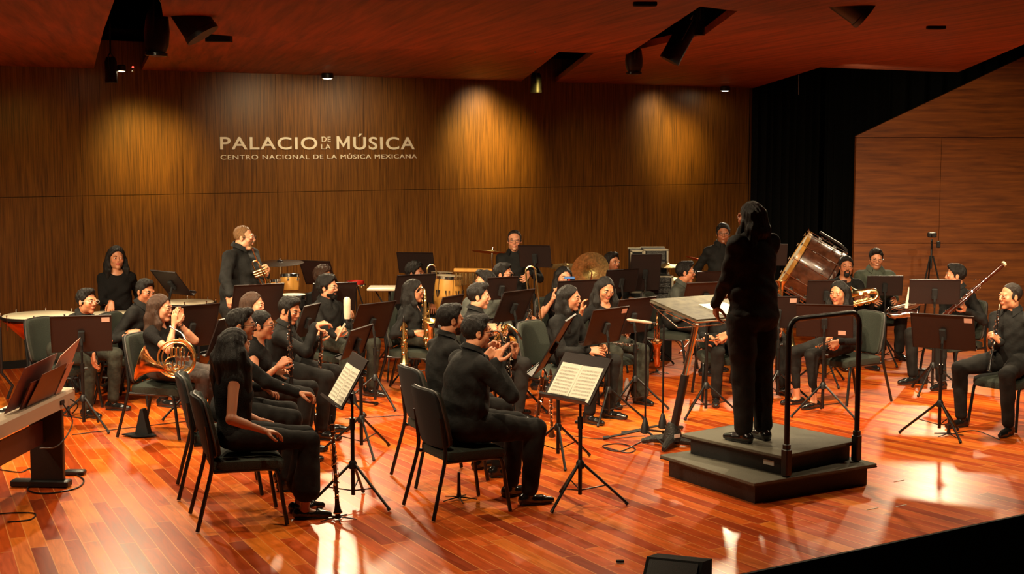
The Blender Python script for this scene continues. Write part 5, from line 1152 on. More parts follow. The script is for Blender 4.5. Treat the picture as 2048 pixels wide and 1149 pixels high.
sit('woman with straight black hair clapping behind a stand in the middle', 'green-backed chair under the clapping woman in the middle', (1128, 557), 186, -62, -75, sex='f', hair='long', hairlen=.25, skin='fair', neck='round', sleeve=.3, top='knit', rh=W(1107, 590, 190), rdir=(.2, -.1, 1), rpn=(.8, 0, 0), rcurl=.15, lh=W(1116, 590, 190), ldir=(.0, 0, 1), lpn=(-.8, 0, 0))
sit('young man with long black hair over his shoulders looking right', 'green-backed padded chair lit beside the long-haired young man', (1140, 598), 214, -38, -22, lean=.08, hair='long', hairlen=.30, skin='tan', hairw=.95, choff=-.02, cside=.12, bottom='trouser', rh=(.05, .42, .66), lh=(-.12, .40, .66))
sit('young woman with long wavy black hair looking down at a flute', 'chair under the young woman looking down at her flute', (1211, 580), 201, -58, -68, lean=.06, sex='f', hair='long', hairlen=.28, hairw=1.15, pitch=-16, skin='tan', neck='round', sleeve=.2, top='knit', rh=W(1165, 610, 205), rdir=(.1, -.2, 1), rpn=(.8, -.2, 0), lh=(-.05, .36, .72), flare=.05, bottom='jeans')
flute(W(1277, 692, 207), W(1192, 683, 203), 'silver flute resting across the lap of the young woman looking down')
sit('young man with black hair half hidden behind the far stand near the big cymbal', 'chair under the young man near the big cymbal', (1224, 526), 168, -55, -50, hair='quiff', skin='tan')
# behind and beside the conductor
sit('man with glasses in dark grey shirt in profile leaning right', 'chair under the man in the dark grey shirt left of the conductor', (1371, 546), 179, -22, -8, lean=.14, hair='quiff', glass='y', skin='tan', top='shirt2', rh=(.12, .40, .70), choff=-.02)
sax(W(1314, 728, 181), W(1314, 640, 181), 'saxophone standing on a peg between the two microphone poles', 1.0, up=(-.1, -1, 0), m='rose')
sit('flute player mostly hidden behind the conductor, hand and flute on lap', 'chair under the flute player hidden by the conductor', (1448, 592), 200, -88, -90, hair='short', skin='tan', rh=W(1420, 690, 209), rdir=(.9, -.1, -.2), lh=W(1437, 683, 208), ldir=(-.7, -.3, -.3), lcurl=.6, knees=.13)
flute(W(1370, 681, 209), W(1440, 681, 207), 'bright silver flute on the lap of the player hidden by the conductor')
sit('low brass player in black hidden behind the conductor, bare hand at the knee', 'chair under the low brass player hidden by the conductor', (1524, 560), 192, -88, -100, hair='short', skin='tan', lh=W(1562, 668, 199), ldir=(.3, -.2, -1), rh=(.1, .35, .7))
tuba(W(1562, 610, 187) + V((0, 0, 0)), -60, 'greenish brass horn bell visible right of the conductor\'s shoulder', .42)
tuba((W(1580, 705, 190).x, W(1580, 705, 190).y, W(1580, 705, 190).z+.40), -80, 'brass bell standing mouth-down on the floor right of the conductor', .60, down=True, name='baritone_horn')
tuba((W(743, 696, 193).x, W(743, 696, 193).y, W(743, 696, 193).z+.38), -60, 'wide brass bell pointing down beside the bearded man\'s stand', .62, down=True, name='baritone_horn')
# right side
sit('man with goatee holding an alto saxophone, sitting in front of the bass drum', 'chair under the man with the goatee', (1692, 534), 173, -80, -92, hair='short', beard='goatee', skin='olive', w=1.05, rh=W(1722, 596, 178), rcurl=.7, lh=W(1735, 592, 176), rdir=(.6, -.4, 0), ldir=(-.2, -.6, 0), neck='v')
sax(W(1756, 598, 180), W(1722, 606, 180), 'gold alto saxophone held sideways by the man with the goatee', 1.05, up=(0, .2, 1))
sit('smiling heavy young man in glasses and olive jacket at the right back', 'chair under the smiling man in the olive jacket', (1752, 518), 165, -88, -95, pitch=-8, hair='quiff', glass='y', smile=True, skin='tan', w=1.35, fat=.6, belly=.4, top='jacket', rh=W(1752, 602, 170), lh=W(1790, 602, 170), knees=.2)
sax(W(1775, 618, 171), W(1836, 604, 171), 'silver tenor saxophone lying across the smiling man\'s lap', 1.15, up=(-.2, -.6, -.8), m='silver', name='tenor_saxophone')
sit('young woman with black hair holding a piccolo beside the rail', 'black padded chair with empty back right of the young woman with the piccolo', (1677, 588), 203, -150, -128, lean=.04, sex='f', hair='long', hairlen=.24, skin='tan', neck='round', sleeve=1.0, top='knit', rh=W(1655, 682, 206), lh=W(1665, 690, 208), rdir=(-.6, -.2, -.3), rcurl=.7, lcurl=.7, ldir=(-.7, 0, -.3), bareleg=.80, shoes='pump', knees=.12, choff=-.12, kneez=.52, legfwd=.46)
flute(W(1632, 694, 210), W(1670, 680, 206), 'small silver piccolo in the hands of the young woman by the rail', name='piccolo')
sit('man playing bassoon at the right, face turned left behind a tall stand', 'chair under the bassoon player at the right', (1911, 552), 188, -150, 172, lean=.04, hair='short', skin='tan', rh=W(1895, 640, 192), lh=W(1925, 612, 192), rcurl=.7, lcurl=.7, w=1.05, knees=.2)
bassoon(W(1862, 655, 194), W(2010, 528, 191), 'dark red bassoon slanting up to the right with an ivory ring at its end')
sit('man with short dark hair at the right edge holding an oboe upright', 'chair with grey-green seat at the right edge under the oboe player', (2021, 594), 222, -142, -168, lean=.08, hair='receding', hairc='dark', skin='tan', rh=W(1988, 672, 226), rdir=(-.5, .1, .5), rpn=(-.5, .6, -.4), rcurl=.8, lh=W(2036, 728, 226), ldir=(-.6, -.6, -.2), lpn=(0, 0, -1), lcurl=.25, knees=.24, w=1.1, hs=1.02, choff=.06)
clarinet(W(1978, 744, 227), W(1999, 609, 225), 'black oboe held upright by the man at the right edge', oboe=True, name='oboe', group='oboes')
# ---------------------------------------------------------------- music stands
ST = [
 (163, 668, 224, 105, 'wide black stand before the man in clear glasses, far left', 20, dict(w_=.52, h_=.36, legrot=70, tag_=.21)),
 (384, 652, 214, 130, 'black stand behind and right of the horn player', 22, dict(w_=.50, h_=.44)),
 (344, 566, 193, 50, 'black stand tilted flat with a pale top edge, beside the standing woman', 40, dict(w_=.42)),
 (514, 606, 208, 120, 'wide black stand in front of the large man with the trumpet', 22, dict(w_=.50, h_=.40)),
 (443, 672, 236, 165, 'reddish-brown stand behind the horn player, left of the long-haired woman', 22, dict(w_=.36)),
 (636, 546, 171, 70, 'tall black stand right of the yellow drums', 30, dict(w_=.40, h_=.34)),
 (668, 594, 192, 110, 'dark stand behind the bearded curly-haired man', 18, dict(w_=.46, h_=.32)),
 (744, 642, 206, 140, 'brown-backed stand right of the studio microphone', 24, dict(w_=.50, h_=.40, legrot=20)),
 (614, 642, 207, 160, 'small red-brown stand behind the raised hand of the clarinettist', 20, dict(w_=.34)),
 (713, 684, 243, 163, 'brown stand seen nearly edge-on above the sheet music left of centre', 20, dict(w_=.46, h_=.26, legrot=100)),
 (832, 526, 168, 80, 'tall black stand at the far back left of the congas', 25, dict(w_=.44, h_=.28)),
 (829, 578, 186, 120, 'black stand behind the saxophone woman\'s head', 20, dict(w_=.46, h_=.34)),
 (897, 622, 205, 150, 'red-brown stand between the saxophone woman and the congas', 20, dict(w_=.38, h_=.32)),
 (1027, 612, 209, 140, 'brown-backed stand with dark clip shadow in the middle of the band', 26, dict(w_=.46, h_=.34, legrot=40)),
 (1070, 513, 180, 75, 'black stand to the right in front of the standing percussionist', 22, dict(w_=.36, h_=.27)),
 (1002, 577, 203, 120, 'small dark stand under the man in sunglasses', 18, dict(w_=.34, h_=.24)),
 (1152, 592, 194, 115, 'brown-black stand hiding the clapping woman in the middle', 16, dict(w_=.46, h_=.34)),
 (1108, 690, 250, 168, 'stand seen edge-on with orange underside, right of the front centre man', 30, dict(w_=.50, h_=.52, legrot=80)),
 (1212, 652, 217, 135, 'large dark stand in front of the long-haired young man', 20, dict(w_=.50, h_=.36, legrot=85, tag_=.2)),
 (1266, 632, 207, 130, 'dark stand with a paper sticker before the woman looking down', 20, dict(w_=.50, h_=.38, legrot=60, tag_=.22)),
 (1242, 562, 176, 120, 'black stand before the young man near the big cymbal', 16, dict(w_=.44, h_=.28)),
 (1290, 545, 173, 100, 'black stand in front of the equipment racks', 14, dict(w_=.36, h_=.44)),
 (1411, 592, 213, 110, 'brown-backed stand left of the conductor\'s elbow', 26, dict(w_=.46, h_=.30, legrot=88)),
 (1423, 570, 172, 110, 'black stand behind the man in the dark grey shirt', 16, dict(w_=.42, h_=.34)),
 (1556, 625, 202, 95, 'dark stand right behind the conductor\'s waist', 16, dict(w_=.40, h_=.34, tag_=.14)),
 (1548, 510, 172, 90, 'grey stand desk seen past the conductor\'s shoulder', 12, dict(w_=.30, h_=.26)),
 (1652, 588, 188, 95, 'black stand before the man with the goatee', 14, dict(w_=.42, h_=.30)),
 (1649, 642, 213, 75, 'wide stand behind the rail before the young woman with the piccolo', 20, dict(w_=.52, h_=.34, legrot=95, tag_=.16, seed=1)),
 (1769, 572, 172, 92, 'black stand before the smiling man in the olive jacket', 10, dict(w_=.42, h_=.24, legrot=40)),
 (1869, 584, 195, 80, 'black stand before the bassoon player', 12, dict(w_=.50, h_=.26, legrot=0)),
 (1886, 664, 229, 60, 'large brown-black stand before the oboe player, tripod in full view', 22, dict(w_=.54, h_=.34, legrot=75, tag_=.22)),
]
for px, py, s, g, l, ti, k in ST: stand(px, py, s, g, l, ti, **k)
stand(694, 760, 284, 199, 'stand with two sheets of music left of centre, reached for by the seated man', 30, w_=.48, h_=.38, paper=2, tag_='left of centre', legrot=95)
stand(1154, 757, 284, -138, 'front stand with two cream music pages, right of the front centre man', 36, w_=.46, h_=.37, paper=2, tag_='front centre', legrot=100)
pl = W(1838, 585, 193); B = MB(); B.box((.03, .004, .22), M=Matrix.Translation(W(1816, 596, 193)) @ Matrix.Rotation(.15, 4, 'Y')); tag(B.build('sheet_music', 'paper', smooth=False), 'narrow pale page edge sticking out left of the bassoon player\'s stand', 'sheet music')
# ---------------------------------------------------------------- pegs, instruments on the floor
q = onz(676, 1040); pegstand(q, 'peg with thin feet under the front clarinet'); clarinet(q + V((0, 0, .045)), q + V((-.035, .0, .72)), 'clarinet standing on a peg in front of the left sheet music stand', group='clarinets')
q = onz(918, 1000); pegstand(q, 'peg with star feet under the large front centre chair', .20)
q = onz(1068, 905); bassclar(q + V((0, 0, .05)), W(1088, 730, 250), 'bass clarinet with silver neck standing left of the front music stand')
q = onz(1104, 880); clarinet(q + V((0, 0, .03)), W(1101, 738, 238), 'black clarinet standing beside the bass clarinet')
q = onz(1897, 872); pegstand(q, 'peg with thin feet under the oboe player\'s stand', .16)
q = onz(1314, 748); pegstand(q, 'peg under the standing saxophone between the microphone poles', .05)
q = onz(806, 745); pegstand(q, 'peg under the soprano saxophone', .07)
for (a, b_, l) in (((1062, 690), (1058, 600), 'black clarinet standing beside the brown-backed stand in the middle'), ((1077, 690), (1074, 615), 'second slim clarinet beside the green-backed chair')):
    clarinet(W(a[0], a[1]+8, 205), W(b_[0], b_[1]-4, 205), l)
# folding peg plate on the floor at left
q = onz(280, 874); t = empty('folding_instrument_stand', q, 75, 'black folding stand with tall wedge and flat base on the floor at left', 'instrument stand')
B = MB(); B.prism([V((-.05, .0, .02)), V((.08, .0, .02)), V((.025, .01, .24)), V((.0, .01, .24))], (0, .07, 0)); B.build('wedge', 'black', t)
B = MB(); B.prism([V((-.16, -.03, .012)), V((0, -.09, .012)), V((.16, .0, .012)), V((.03, .12, .012)), V((-.08, .08, .012))], (0, 0, .012)); B.build('base_plate', 'black', t)
# ---------------------------------------------------------------- percussion
timpani(80, 630, 200, .365, 'largest kettledrum with a copper bowl, far left edge')
timpani(142, 636, 194, .27, 'kettledrum hidden behind the man in clear glasses')
timpani(222, 629, 193, .33, 'kettledrum under the standing woman\'s hand')
timpani(372, 604, 186, .30, 'kettledrum with pale head behind the horn player')
c = W(898, 552, 176); drum(c, .15, .13, .62, -3, 0, 'honey-coloured conga drum with dark heart marks, front one', mid=.165, group='congas')
c = W(884, 545, 170); drum(c, .13, .12, .60, -3, 30, 'second conga drum behind the honey-coloured one', mid=.15, group='congas')
t = empty('conga_stand', (W(895, 560, 176).x, W(895, 560, 176).y, 0), 0, 'dark floor stand under the conga drums', 'drum stand'); stool_legs(t, [[(.16*math.cos(a), .16*math.sin(a), W(898, 552, 176).z-.62), (.26*math.cos(a), .26*math.sin(a), .01)] for a in (.3, 2.4, 4.4)], .012)
B = MB(); B.lathe([(.10, W(898, 552, 176).z-.64), (.17, W(898, 552, 176).z-.64), (.17, W(898, 552, 176).z-.62), (.10, W(898, 552, 176).z-.62)], n=20); B.build('ring', 'blackmetal', t)
c = W(579, 549, 189); drum(c, .10, .095, .17, 8, -80, 'yellow wooden tom drum with chrome rim right of the trumpet', name='tom_drum', mid=.102, group='toms')
c = W(556, 560, 187); drum(c, .08, .07, .13, 8, -80, 'smaller yellow drum half behind the trumpet player\'s hand', name='tom_drum', mid=.082, group='toms')
c = W(585, 590, 196); drum(c, .13, .13, .13, 0, 0, 'black snare drum with chrome lugs below the yellow drums', name='snare_drum', body='blackmetal', mid=.13, group='toms')
for nm_, px, s_, zt, l in (('drum_stand', 575, 187, .93, 'thin stand holding the yellow tom drums'), ('drum_stand', 588, 197, .80, 'stand under the black snare drum')):
    o_ = W(px, 600, s_); t = empty(nm_, (o_.x, o_.y + .05, 0), 0, l, 'drum stand'); z0 = .66; stool_legs(t, [[(0, 0, .3), (.25*math.cos(a), .25*math.sin(a), .01)] for a in (.5, 2.6, 4.7)], .009); B = MB(); B.tube([(0, 0, .28), (0, 0, zt)], .012, 8); B.build('pole', 'chrome', t)
cymbal(985, 503, 167, .25, -10, 60, 'thin tilted crash cymbal left of the standing percussionist')
cymbal(1130, 531, 170, .20, 6, 80, 'flat bronze cymbal above the clapping woman in the middle')
cymbal(1180, 541, 172, .225, 78, -80, 'large round bronze cymbal facing the camera with dark printed marks')
cymbal(1334, 530, 167, .17, 3, 80, 'upper hi-hat cymbal in front of the equipment rack')
cymbal(1334, 556, 167, .17, 3, 80, 'lower hi-hat cymbal in front of the equipment rack', pole=False)
cymbal(1404, 520, 165, .20, -18, 20, 'orange-lit cymbal just left of the conductor\'s shoulder', m='copper')
cymbal(560, 524, 182, .26, 4, 80, 'dark cymbal right of the trumpet player', m='ebony')
# bass drum tilted on its stand
bc = W(1622, 540, 163); ax = (V((68/163, -.07, -40/163))).normalized(); M = frame(bc - ax*.25, bc + ax*.25, (0, -1, 0))
t = empty('bass_drum', mw=M, label='big tilted bass drum with mahogany shell and chrome rods, right of the conductor', cat='bass drum')
R_ = .37; B = MB(); B.lathe([(R_, .02), (R_*1.005, .06), (R_*1.005, .44), (R_, .48)], n=48, cap=False); B.build('shell', 'drumwood', t)
for z in (.0, .5): B = MB(); B.lathe([(0, z+(.002 if z else -.002)), (R_*.99, z+(.002 if z else -.002))], n=48, cap=False); B.build('drum_head', 'skinhead', t)
for z0, z1 in ((-.012, .035), (.465, .512)): B = MB(); B.lathe([(R_*1.0, z0), (R_*1.035, z0), (R_*1.04, (z0+z1)/2), (R_*1.035, z1), (R_*1.0, z1), (R_, z0)], n=48, cap=False); B.build('hoop', 'conga' if z0 < 0 else 'drumwood', t)
for z in (.045, .455): B = MB(); B.tube([(R_*1.012*math.cos(2*PI*i/40), R_*1.012*math.sin(2*PI*i/40), z) for i in range(40)], .006, 6, closed=True); B.build('chrome_band', 'chrome', t)
for k in range(12):
    a = 2*PI*k/12; x, y = math.cos(a)*R_*1.07, math.sin(a)*R_*1.07; B = MB(); B.tube([(x, y, -.03), (x, y, .53)], .0045, 6); B.box((.02, .02, .05), (x*.965, y*.965, .15), bev=.004); B.box((.02, .02, .05), (x*.965, y*.965, .35), bev=.004)
    B.tube([(x*1.0-.02, y, -.03), (x*1.0+.02, y, -.03)], .006, 6); B.build('tension_rod', 'chrome', t)
t = empty('bass_drum_stand', (bc.x, bc.y, 0), 90, 'dark frame with padded arm holding the tilted bass drum', 'drum stand'); TI2 = Matrix.Translation(V((bc.x, bc.y, 0))).inverted()
B = MB(); B.tube([TI2 @ W(1640, 465, 156), TI2 @ W(1680, 489, 156), TI2 @ W(1692, 500, 156), TI2 @ W(1694, 520, 156), TI2 @ W(1696, 600, 156)], .018, 8); B.build('upper_arm', 'blackmetal', t)
B = MB(); B.tube([TI2 @ W(1643, 473, 160), TI2 @ W(1650, 481, 160), TI2 @ W(1657, 478, 160), TI2 @ W(1662, 488, 160), TI2 @ W(1668, 486, 160)], .005, 6); B.build('spring_hook', 'chrome', t)
z_ = W(1696, 600, 156); B = MB()
for dx, dy in ((-.45, -.22), (.30, -.22), (-.45, .40), (.30, .40)): B.tube([(dx*1.0, dy, .02), (dx, dy, .28)], .018, 8); B.tube([(dx, dy, .28), (dx*.7, dy*.6, .40)], .014, 8)
B.build('frame', 'blackmetal', t); zz = TI2 @ z_; B = MB(); B.tube([zz, (zz.x, zz.y, .3), (.30, .40, .25)], .018, 8); B.build('upright', 'blackmetal', t)
# bar chimes, table, tambourine
o_ = W(946, 541, 178); t = empty('bar_chimes', (o_.x, o_.y, 0), 80, 'wooden bar of hanging chimes right of the congas', 'chimes'); Z = o_.z
B = MB(); B.box((.44, .035, .045), (0, 0, Z), bev=.008); B.build('wooden_bar', 'conga', t)
for k in range(26): B = MB(); x = -.20+.016*k; B.tube([(x, -.0, Z-.03), (x, -.0, Z-.12-.0025*(26-k))], .0048, 6); B.build('chime_tube', 'brass', t)
B = MB(); B.tube([(0, .03, Z), (0, .03, .02)], .012, 8); B.build('pole', 'blackmetal', t); stool_legs(t, [[(0, .03, .3), (.25*math.cos(a), .03+.25*math.sin(a), .01)] for a in (.5, 2.6, 4.7)])
o_ = W(768, 577, 184); t = empty('percussion_table', (o_.x, o_.y, 0), 90, 'small padded percussion table left of the saxophone woman', 'table'); Z = o_.z
B = MB(); B.box((.46, .36, .03), (.06, 0, Z), bev=.008); B.build('table_top', 'cream', t); B = MB(); B.tube([(.06, 0, Z), (.06, 0, .35)], .015, 8); B.build('pole', 'blackmetal', t); stool_legs(t, [[(.06, 0, .38), (.06+.3*math.cos(a), .3*math.sin(a), .01)] for a in (.5, 2.6, 4.7)] + [[(-.1, 0, Z-.02), (.06, 0, Z-.28)], [(.2, 0, Z-.02), (.06, 0, Z-.28)]])
o_ = W(711, 565, 174); t = empty('tambourine', (o_.x, o_.y, o_.z), 0, 'red tambourine lying on a stand behind the brown stand', 'tambourine'); 
B = MB(); B.lathe([(.085, -.02), (.10, -.02), (.10, .018), (.085, .018), (.085, -.02)], n=28, cap=False); B.build('frame', 'redplastic', t)
for k in range(8): a = 2*PI*k/8; B = MB(); B.lathe([(0, -.003), (.018, 0), (0, .003)], Matrix.Translation(V((.097*math.cos(a), .097*math.sin(a), -.002))), 10); B.build('jingle', 'brass', t)
t = empty('tambourine_stand', (o_.x, o_.y, 0), 90, 'cream and black folding stand under the red tambourine', 'stand'); Z = o_.z-.022
B = MB(); B.box((.22, .14, .02), (0, 0, Z-.01), bev=.004); B.build('tray', 'blackmetal', t); B = MB(); B.tube([(-.02, -.03, Z-.02), (-.07, -.03, Z-.42), (-.16, -.03, .01)], .016, 8); B.build('cream_leg', 'cream', t); stool_legs(t, [[(.02, .0, Z-.02), (.10, .0, Z-.3), (.16, 0, .01)], [(0, .05, Z-.02), (0, .2, .01)]])
for k in range(5): a = W(708+k*5, 572+(k % 2)*3, 180); B = MB(); B.ball(tuple(a), .012, 8); tag(B.build('bell_shaker', 'brass'), 'tiny brass shaker bells under the red tambourine', 'bell', 'shaker bells')
# equipment racks
def rack(px0, px1, py0, py1, s, label, leds=False, units=4, wood=False):
    a = W(px0, py1, s); b_ = W(px1, py0, s); w2, h2 = b_.x-a.x, b_.z; c = (a+b_)/2; t = empty('equipment_rack', (c.x, c.y+.22, 0), 90, label, 'equipment rack'); Z0 = a.z
    B = MB(); B.box((w2, .44, b_.z), (0, 0, b_.z/2)); B.build('case', 'black', t, smooth=False)
    B = MB()
    for x in (-w2/2, w2/2): B.box((.022, .022, b_.z-Z0), (x, -.222, (b_.z+Z0)/2))
    for z in (Z0, b_.z): B.box((w2+.02, .022, .022), (0, -.222, z))
    B.box((w2+.02, .02, .02), (0, .2, b_.z)); B.build('edge_profile', 'rackedge', t, smooth=False)
    for i in range(units):
        z = Z0 + (b_.z-Z0)*(i+.5)/units; B = MB(); B.box((w2-.06, .02, (b_.z-Z0)/units*.82), (0, -.225, z)); f = B.build('rack_unit', 'rackface', t, smooth=False)
        B = MB()
        for j in range(7): B.tube([(-w2*.36+j*w2*.12, -.235, z), (-w2*.36+j*w2*.12, -.25, z)], .008, 8)
        B.build('knobs', 'blackmetal', f)
        if leds and i == units-2:
            B = MB()
            for j in range(8): B.box((.008, .004, .006), (w2*.02+j*.016, -.237, z+.01*(j % 2)))
            B.build('indicator_lights', 'ledg', f)
rack(1288, 1335, 500, 585, 166, 'tall equipment rack with pale metal edges and green lights at the back', True, 4)
rack(1262, 1286, 502, 585, 165, 'narrow dark flight case left of the tall equipment rack', False, 1)
rack(1290, 1345, 554, 598, 170, 'low open rack of wired equipment in front of the tall rack', False, 4)
# bottom left keyboard
K0 = onz(150, 806, .60); K1 = onz(-150, 952, .60); kx = (K0-K1).normalized(); K0 = K0; ky = V((-kx.y, kx.x, 0)); Lk = (K0-K1).length
KM = Matrix(((kx.x, ky.x, 0, K1.x), (kx.y, ky.y, 0, K1.y), (0, 0, 1, .60), (0, 0, 0, 1))); t = empty('digital_piano', mw=KM, label='silver-grey digital piano seen from its back at the left edge', cat='keyboard')
B = MB(); B.prism([V((0, 0, 0)), V((0, .33, .0)), V((0, .33, .045)), V((0, .18, .05)), V((0, .15, .10)), V((0, .01, .11)), V((0, 0, .09))], (Lk, 0, 0)); B.build('case', 'keysilver', t, ang=20)
B = MB(); n_ = 36
for k in range(n_): B.box((Lk/n_*.92, .14, .018), (Lk*(k+.5)/n_, .25, .052), bev=.002)
B.build('white_keys', 'white', t); B = MB()
for k in range(n_-1):
    if k % 7 not in (2, 6): B.box((.012, .09, .018), (Lk*(k+1)/n_, .225, .068), bev=.002)
B.build('black_keys', 'ebony', t)
B = MB(); B.box((.03, .335, .125), (Lk-.005, .166, .055), bev=.01); B.build('end_cheek', 'keysilver', t)
B = MB(); B.box((.07, .008, .03), (Lk-.26, -.004, .05)); B.build('jack_panel', 'blackmetal', t)
for x, l in ((Lk-.22, 'keyboard panel leg'),):
    s2 = empty('piano_stand', mw=Matrix.Translation(V((K1.x, K1.y, 0))) @ Matrix(((kx.x, ky.x, 0, 0), (kx.y, ky.y, 0, 0), (0, 0, 1, 0), (0, 0, 0, 1))), label='black panel stand with wide foot under the digital piano', cat='piano stand')
    B = MB(); B.box((.045, .25, .56), (x+.02, .145, .30), bev=.006); B.build('leg_panel', 'blackmetal', s2); B = MB(); B.box((.10, .44, .05), (x+.02, .20, .028), bev=.008); B.build('foot', 'blackmetal', s2)
    B = MB(); B.box((x-.01, .022, .17), ((x-.01)/2, .17, .42)); B.build('back_board', 'keyshelf', s2, smooth=False)
def sheetq(name, pts, m, label, cat='folder', th=.004): B = MB(); B.prism([KM @ V(p) for p in pts], KM.to_3x3() @ V((0, th, 0))); return tag(B.build(name, m, smooth=False), label, cat)
X = Lk-.33
B = MB(); B.prism([V((X-.55, .05, .11)), V((X+.18, .05, .11)), V((X+.18, -.035, .30)), V((X-.55, -.035, .30))], (0, .012, 0)); B.build('music_rest', 'maroon', t, smooth=False)
sheetq('sheet_music', [(X-.20, .060, .115), (X+.26, .060, .13), (X+.30, -.07, .50), (X-.10, -.07, .42)], 'pinkpaper', 'large pinkish sheet standing on the digital piano rest', 'sheet music')
sheetq('folder', [(X-.75, .080, .115), (X-.12, .080, .115), (X-.08, -.040, .44), (X-.66, -.040, .42)], 'maroon', 'dark maroon folder on the digital piano rest')
sheetq('booklet', [(X-.50, .030, .115), (X+.0, .030, .115), (X+.02, -.07, .35), (X-.44, -.07, .34)], 'keyshelf', 'brown booklet in front of the maroon folder on the piano', 'booklet')
sheetq('booklet', [(X+.03, .030, .115), (X+.14, .030, .115), (X+.16, -.07, .34), (X+.05, -.07, .34)], 'pinkpaper', 'narrow pink slip beside the brown booklet on the piano', 'booklet')
# cables
def cable(pts, label, r_=.005, m='blackmetal'): B = MB(); B.tube(bez(pts, 8), r_, 6); return tag(B.build('cable', m), label, 'cable')
G = lambda x, y, z=.006: onz(x, y, z)
cable([KM @ V((Lk-.26, -.01, .04)), KM @ V((Lk-.27, -.08, -.10)), KM @ V((Lk-.5, -.06, -.22)), KM @ V((Lk-.8, -.04, -.18))], 'black cable drooping from the back of the digital piano')
cable([KM @ V((Lk-.12, -.01, .05)), KM @ V((Lk-.10, -.06, .0)), KM @ V((Lk-.14, -.03, -.06))], 'short black cable loop at the piano corner')
cable([G(150, 948), G(168, 962), G(150, 978), G(90, 988), G(55, 980), G(75, 965), G(120, 958)], 'black cable looping around the piano stand foot', .006)
cable([G(-20, 1030), G(35, 1026), G(70, 1028), G(60, 1040), G(15, 1045)], 'thin cable curl on the floor at the bottom left edge')
cable([G(145, 870), G(260, 856), G(420, 838)], 'long thin cable running across the floor behind the folding stand', .004)
cable([G(690, 838), G(790, 832), G(830, 828), G(900, 812)], 'cable on the floor right of the studio microphone stand', .004)
cable([G(1210, 895), G(1255, 906), G(1270, 898), G(1240, 888), G(1205, 893), G(1240, 903), G(1290, 880)], 'coiled black cable beside the microphone stand bases', .005)
cable([G(1130, 870), G(1200, 878), G(1290, 872)], 'cable running to the microphone stand bases', .004)
cable([G(1700, 725), G(1780, 718), G(1850, 700)], 'thin cable on the floor below the smiling man\'s stand', .004)
cable([G(1905, 868), G(1950, 862), G(2000, 880)], 'thin cable near the oboe player\'s shoes', .004)
cable([G(0, 940), G(40, 945), G(60, 938), G(75, 948)], 'cable under the digital piano', .005)
B = MB(); B.box((.16, .08, .035), tuple(onz(150, 945, .02)), bev=.008); tag(B.build('power_adapter', 'blackmetal'), 'black power adapter on the piano stand foot', 'power adapter')
# microphones
f1 = onz(706, 822); top1 = W(692, 645, 213).z; micstand(f1, top1, 'microphone stand pole under the tall cream studio microphone', hdg=0)
microphone((f1.x - .045, f1.y, top1), (-.0, 0, 1), 'tall cream studio microphone between the clarinettist and the brown stand', .215, .034)
f2 = onz(1290, 882); z2 = W(1283, 655, 237).z; micstand(f2, z2, 'left one of two microphone stands beside the conductor desk'); microphone(V((f2.x+.05, f2.y, z2+.012)), V((-1, .1, .12)), 'slim pencil microphone pointing left on the left microphone stand', .22, .013)
f3 = onz(1325, 872); micstand(f3, W(1316, 655, 232).z, 'right one of two microphone stands beside the conductor desk')
o_ = W(1143, 560, 190); t = empty('phone_holder', (o_.x, o_.y, o_.z), 90, 'blue phone clamped on a holder behind the clapping woman', 'phone holder'); B = MB(); B.box((.11, .012, .03), (-.02, 0, .02), bev=.005); B.build('phone', 'blue', t); B = MB(); B.tube([(0, .01, -.25), (0, .01, 0)], .008, 6); B.tube([(-.05, .01, 0), (.04, .01, .0)], .009, 6); B.tube([(0, .01, -.25), (.02, .01, -o_.z+.01)], .010, 6); B.build('holder', 'blackmetal', t); B = MB(); B.ball((-.025, 0, -.01), .016, 8); B.build('knob', 'redplastic', t)
# camera tripod by the side wall
o_ = onz(1862, 672); o_.y = ydep(150); o_.x = W(1860, 600, 150).x; t = empty('camera_tripod', (o_.x, o_.y, 0), -90, 'small camera on a tall black tripod by the right side panel', 'tripod'); zc = W(1860, 470, 150).z
for k in range(3): a = math.radians(120*k+30); B = MB(); B.tube([(.02*math.cos(a), .02*math.sin(a), zc-.28), (.30*math.cos(a), .30*math.sin(a), .01)], .012, 7); B.build('leg', 'blackmetal', t)
B = MB(); B.tube([(0, 0, zc-.45), (0, 0, zc-.06)], .013, 8); B.tube([(0, 0, zc-.08), (.03, .10, zc-.18)], .007, 6); B.build('centre_column', 'blackmetal', t); B = MB(); B.box((.11, .08, .07), (0, 0, zc), bev=.012); B.tube([(0, .03, zc), (0, .10, zc)], .028, 12); B.build('camera', 'blackmetal', t); B = MB(); B.box((.05, .03, .09), (-.09, 0, zc-.13), bev=.008); B.build('hanging_remote', 'blackmetal', t)
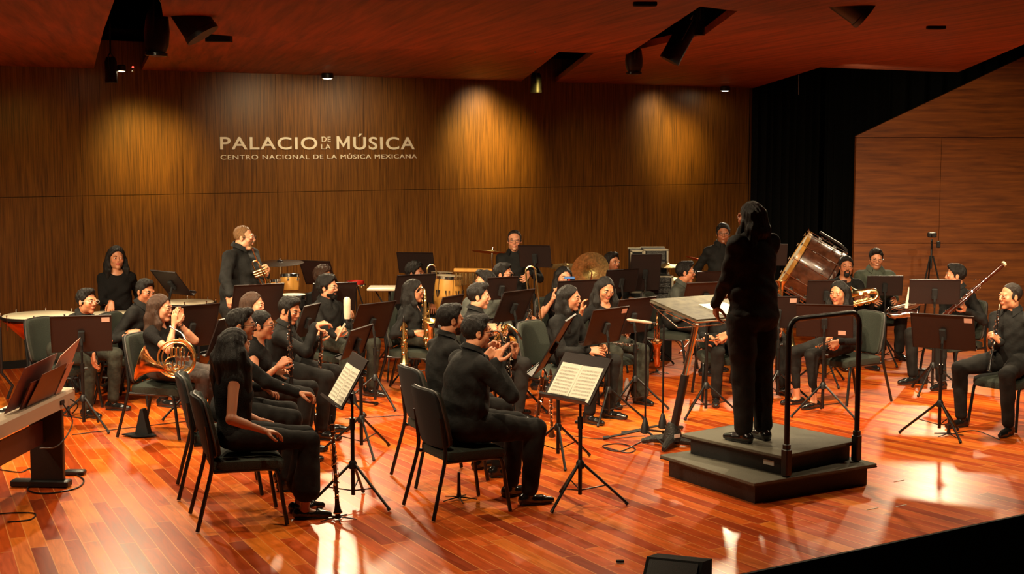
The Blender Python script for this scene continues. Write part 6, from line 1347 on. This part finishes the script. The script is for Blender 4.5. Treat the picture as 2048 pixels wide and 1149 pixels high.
# little things
c = onz(768, 716, .02); B = MB(); B.tube([(c.x+.16*math.cos(a), c.y+.16*math.sin(a), .02) for a in [2*PI*i/28 for i in range(28)]], .018, 8, closed=True); tag(B.build('rubber_ring', 'orange'), 'orange-red ring lying on the floor left of the saxophone woman\'s chair', 'ring')
c = onz(1828, 765); t = empty('water_bottle', c, 0, 'small clear plastic cup on the floor left of the black case', 'cup'); B = MB(); B.lathe([(.026, 0), (.03, .01), (.032, .075), (.022, .085), (.012, .095), (.012, .11)], n=16); B.build('cup', 'water', t)
c = onz(1845, 768); B = MB(); B.box((.09, .10, .15), (c.x, c.y, .075), bev=.01); B.box((.10, .11, .012), (c.x, c.y, .156), bev=.003); tag(B.build('small_case', 'blackmetal'), 'small black box on the floor beside the oboe player\'s stand', 'case')
for px, py, s_, l in ((1254, 700, 200, 'clear water bottle hanging near the right tripod pole'),):
    c = W(px, 745, s_); t = empty('water_bottle', (c.x, c.y, 0), 0, 'clear plastic water bottle on the floor behind the tripod right of the flute', 'bottle'); B = MB(); B.lathe([(.03, 0), (.032, .01), (.032, .15), (.014, .19), (.014, .21)], n=16); B.build('bottle', 'water', t)
# stage monitor wedge at the bottom
a = onz(1297, 1149, 0); b_ = onz(1400, 1149, 0); c = W(1349, 1120, 352); t = empty('stage_monitor', (c.x, c.y-.10, -.02), 70, 'black speaker corner poking up at the bottom edge', 'speaker'); zt = W(1297, 1108, 352).z
B = MB(); B.prism([V((-.16, -.2, .02)), V((-.16, .2, .02)), V((-.16, .2, zt-.02)), V((-.16, -.05, zt+.03)), V((-.16, -.2, .10))], (.32, 0, 0)); B.build('cabinet', 'wedge', t, smooth=False); B = MB(); B.prism([V((-.14, -.195, .12)), V((.14, -.195, .12)), V((.14, -.06, zt+.018)), V((-.14, -.06, zt+.018))], (0, -.006, .004)); B.build('grille', 'blackmetal', t, smooth=False)
c = onz(1240, 1123, .012); B = MB(); B.pad((.05, .03, .014), tuple(c)); tag(B.build('dark_chip', 'black'), 'small black scrap on the floor left of the speaker corner', 'scrap')
for px, py, an in ((1833-35, 962, 18), (1802, 1012, 18), (1745, 1018, 18)):
    c = onz(px, py, .0025); B = MB(); B.box((.11, .008, .0015), M=Matrix.Translation(c) @ Matrix.Rotation(math.radians(WALL_H), 4, 'Z')); tag(B.build('floor_tape', 'white', smooth=False), 'thin strip of pale tape on the floor right of the podium', 'tape', 'pale tape marks')
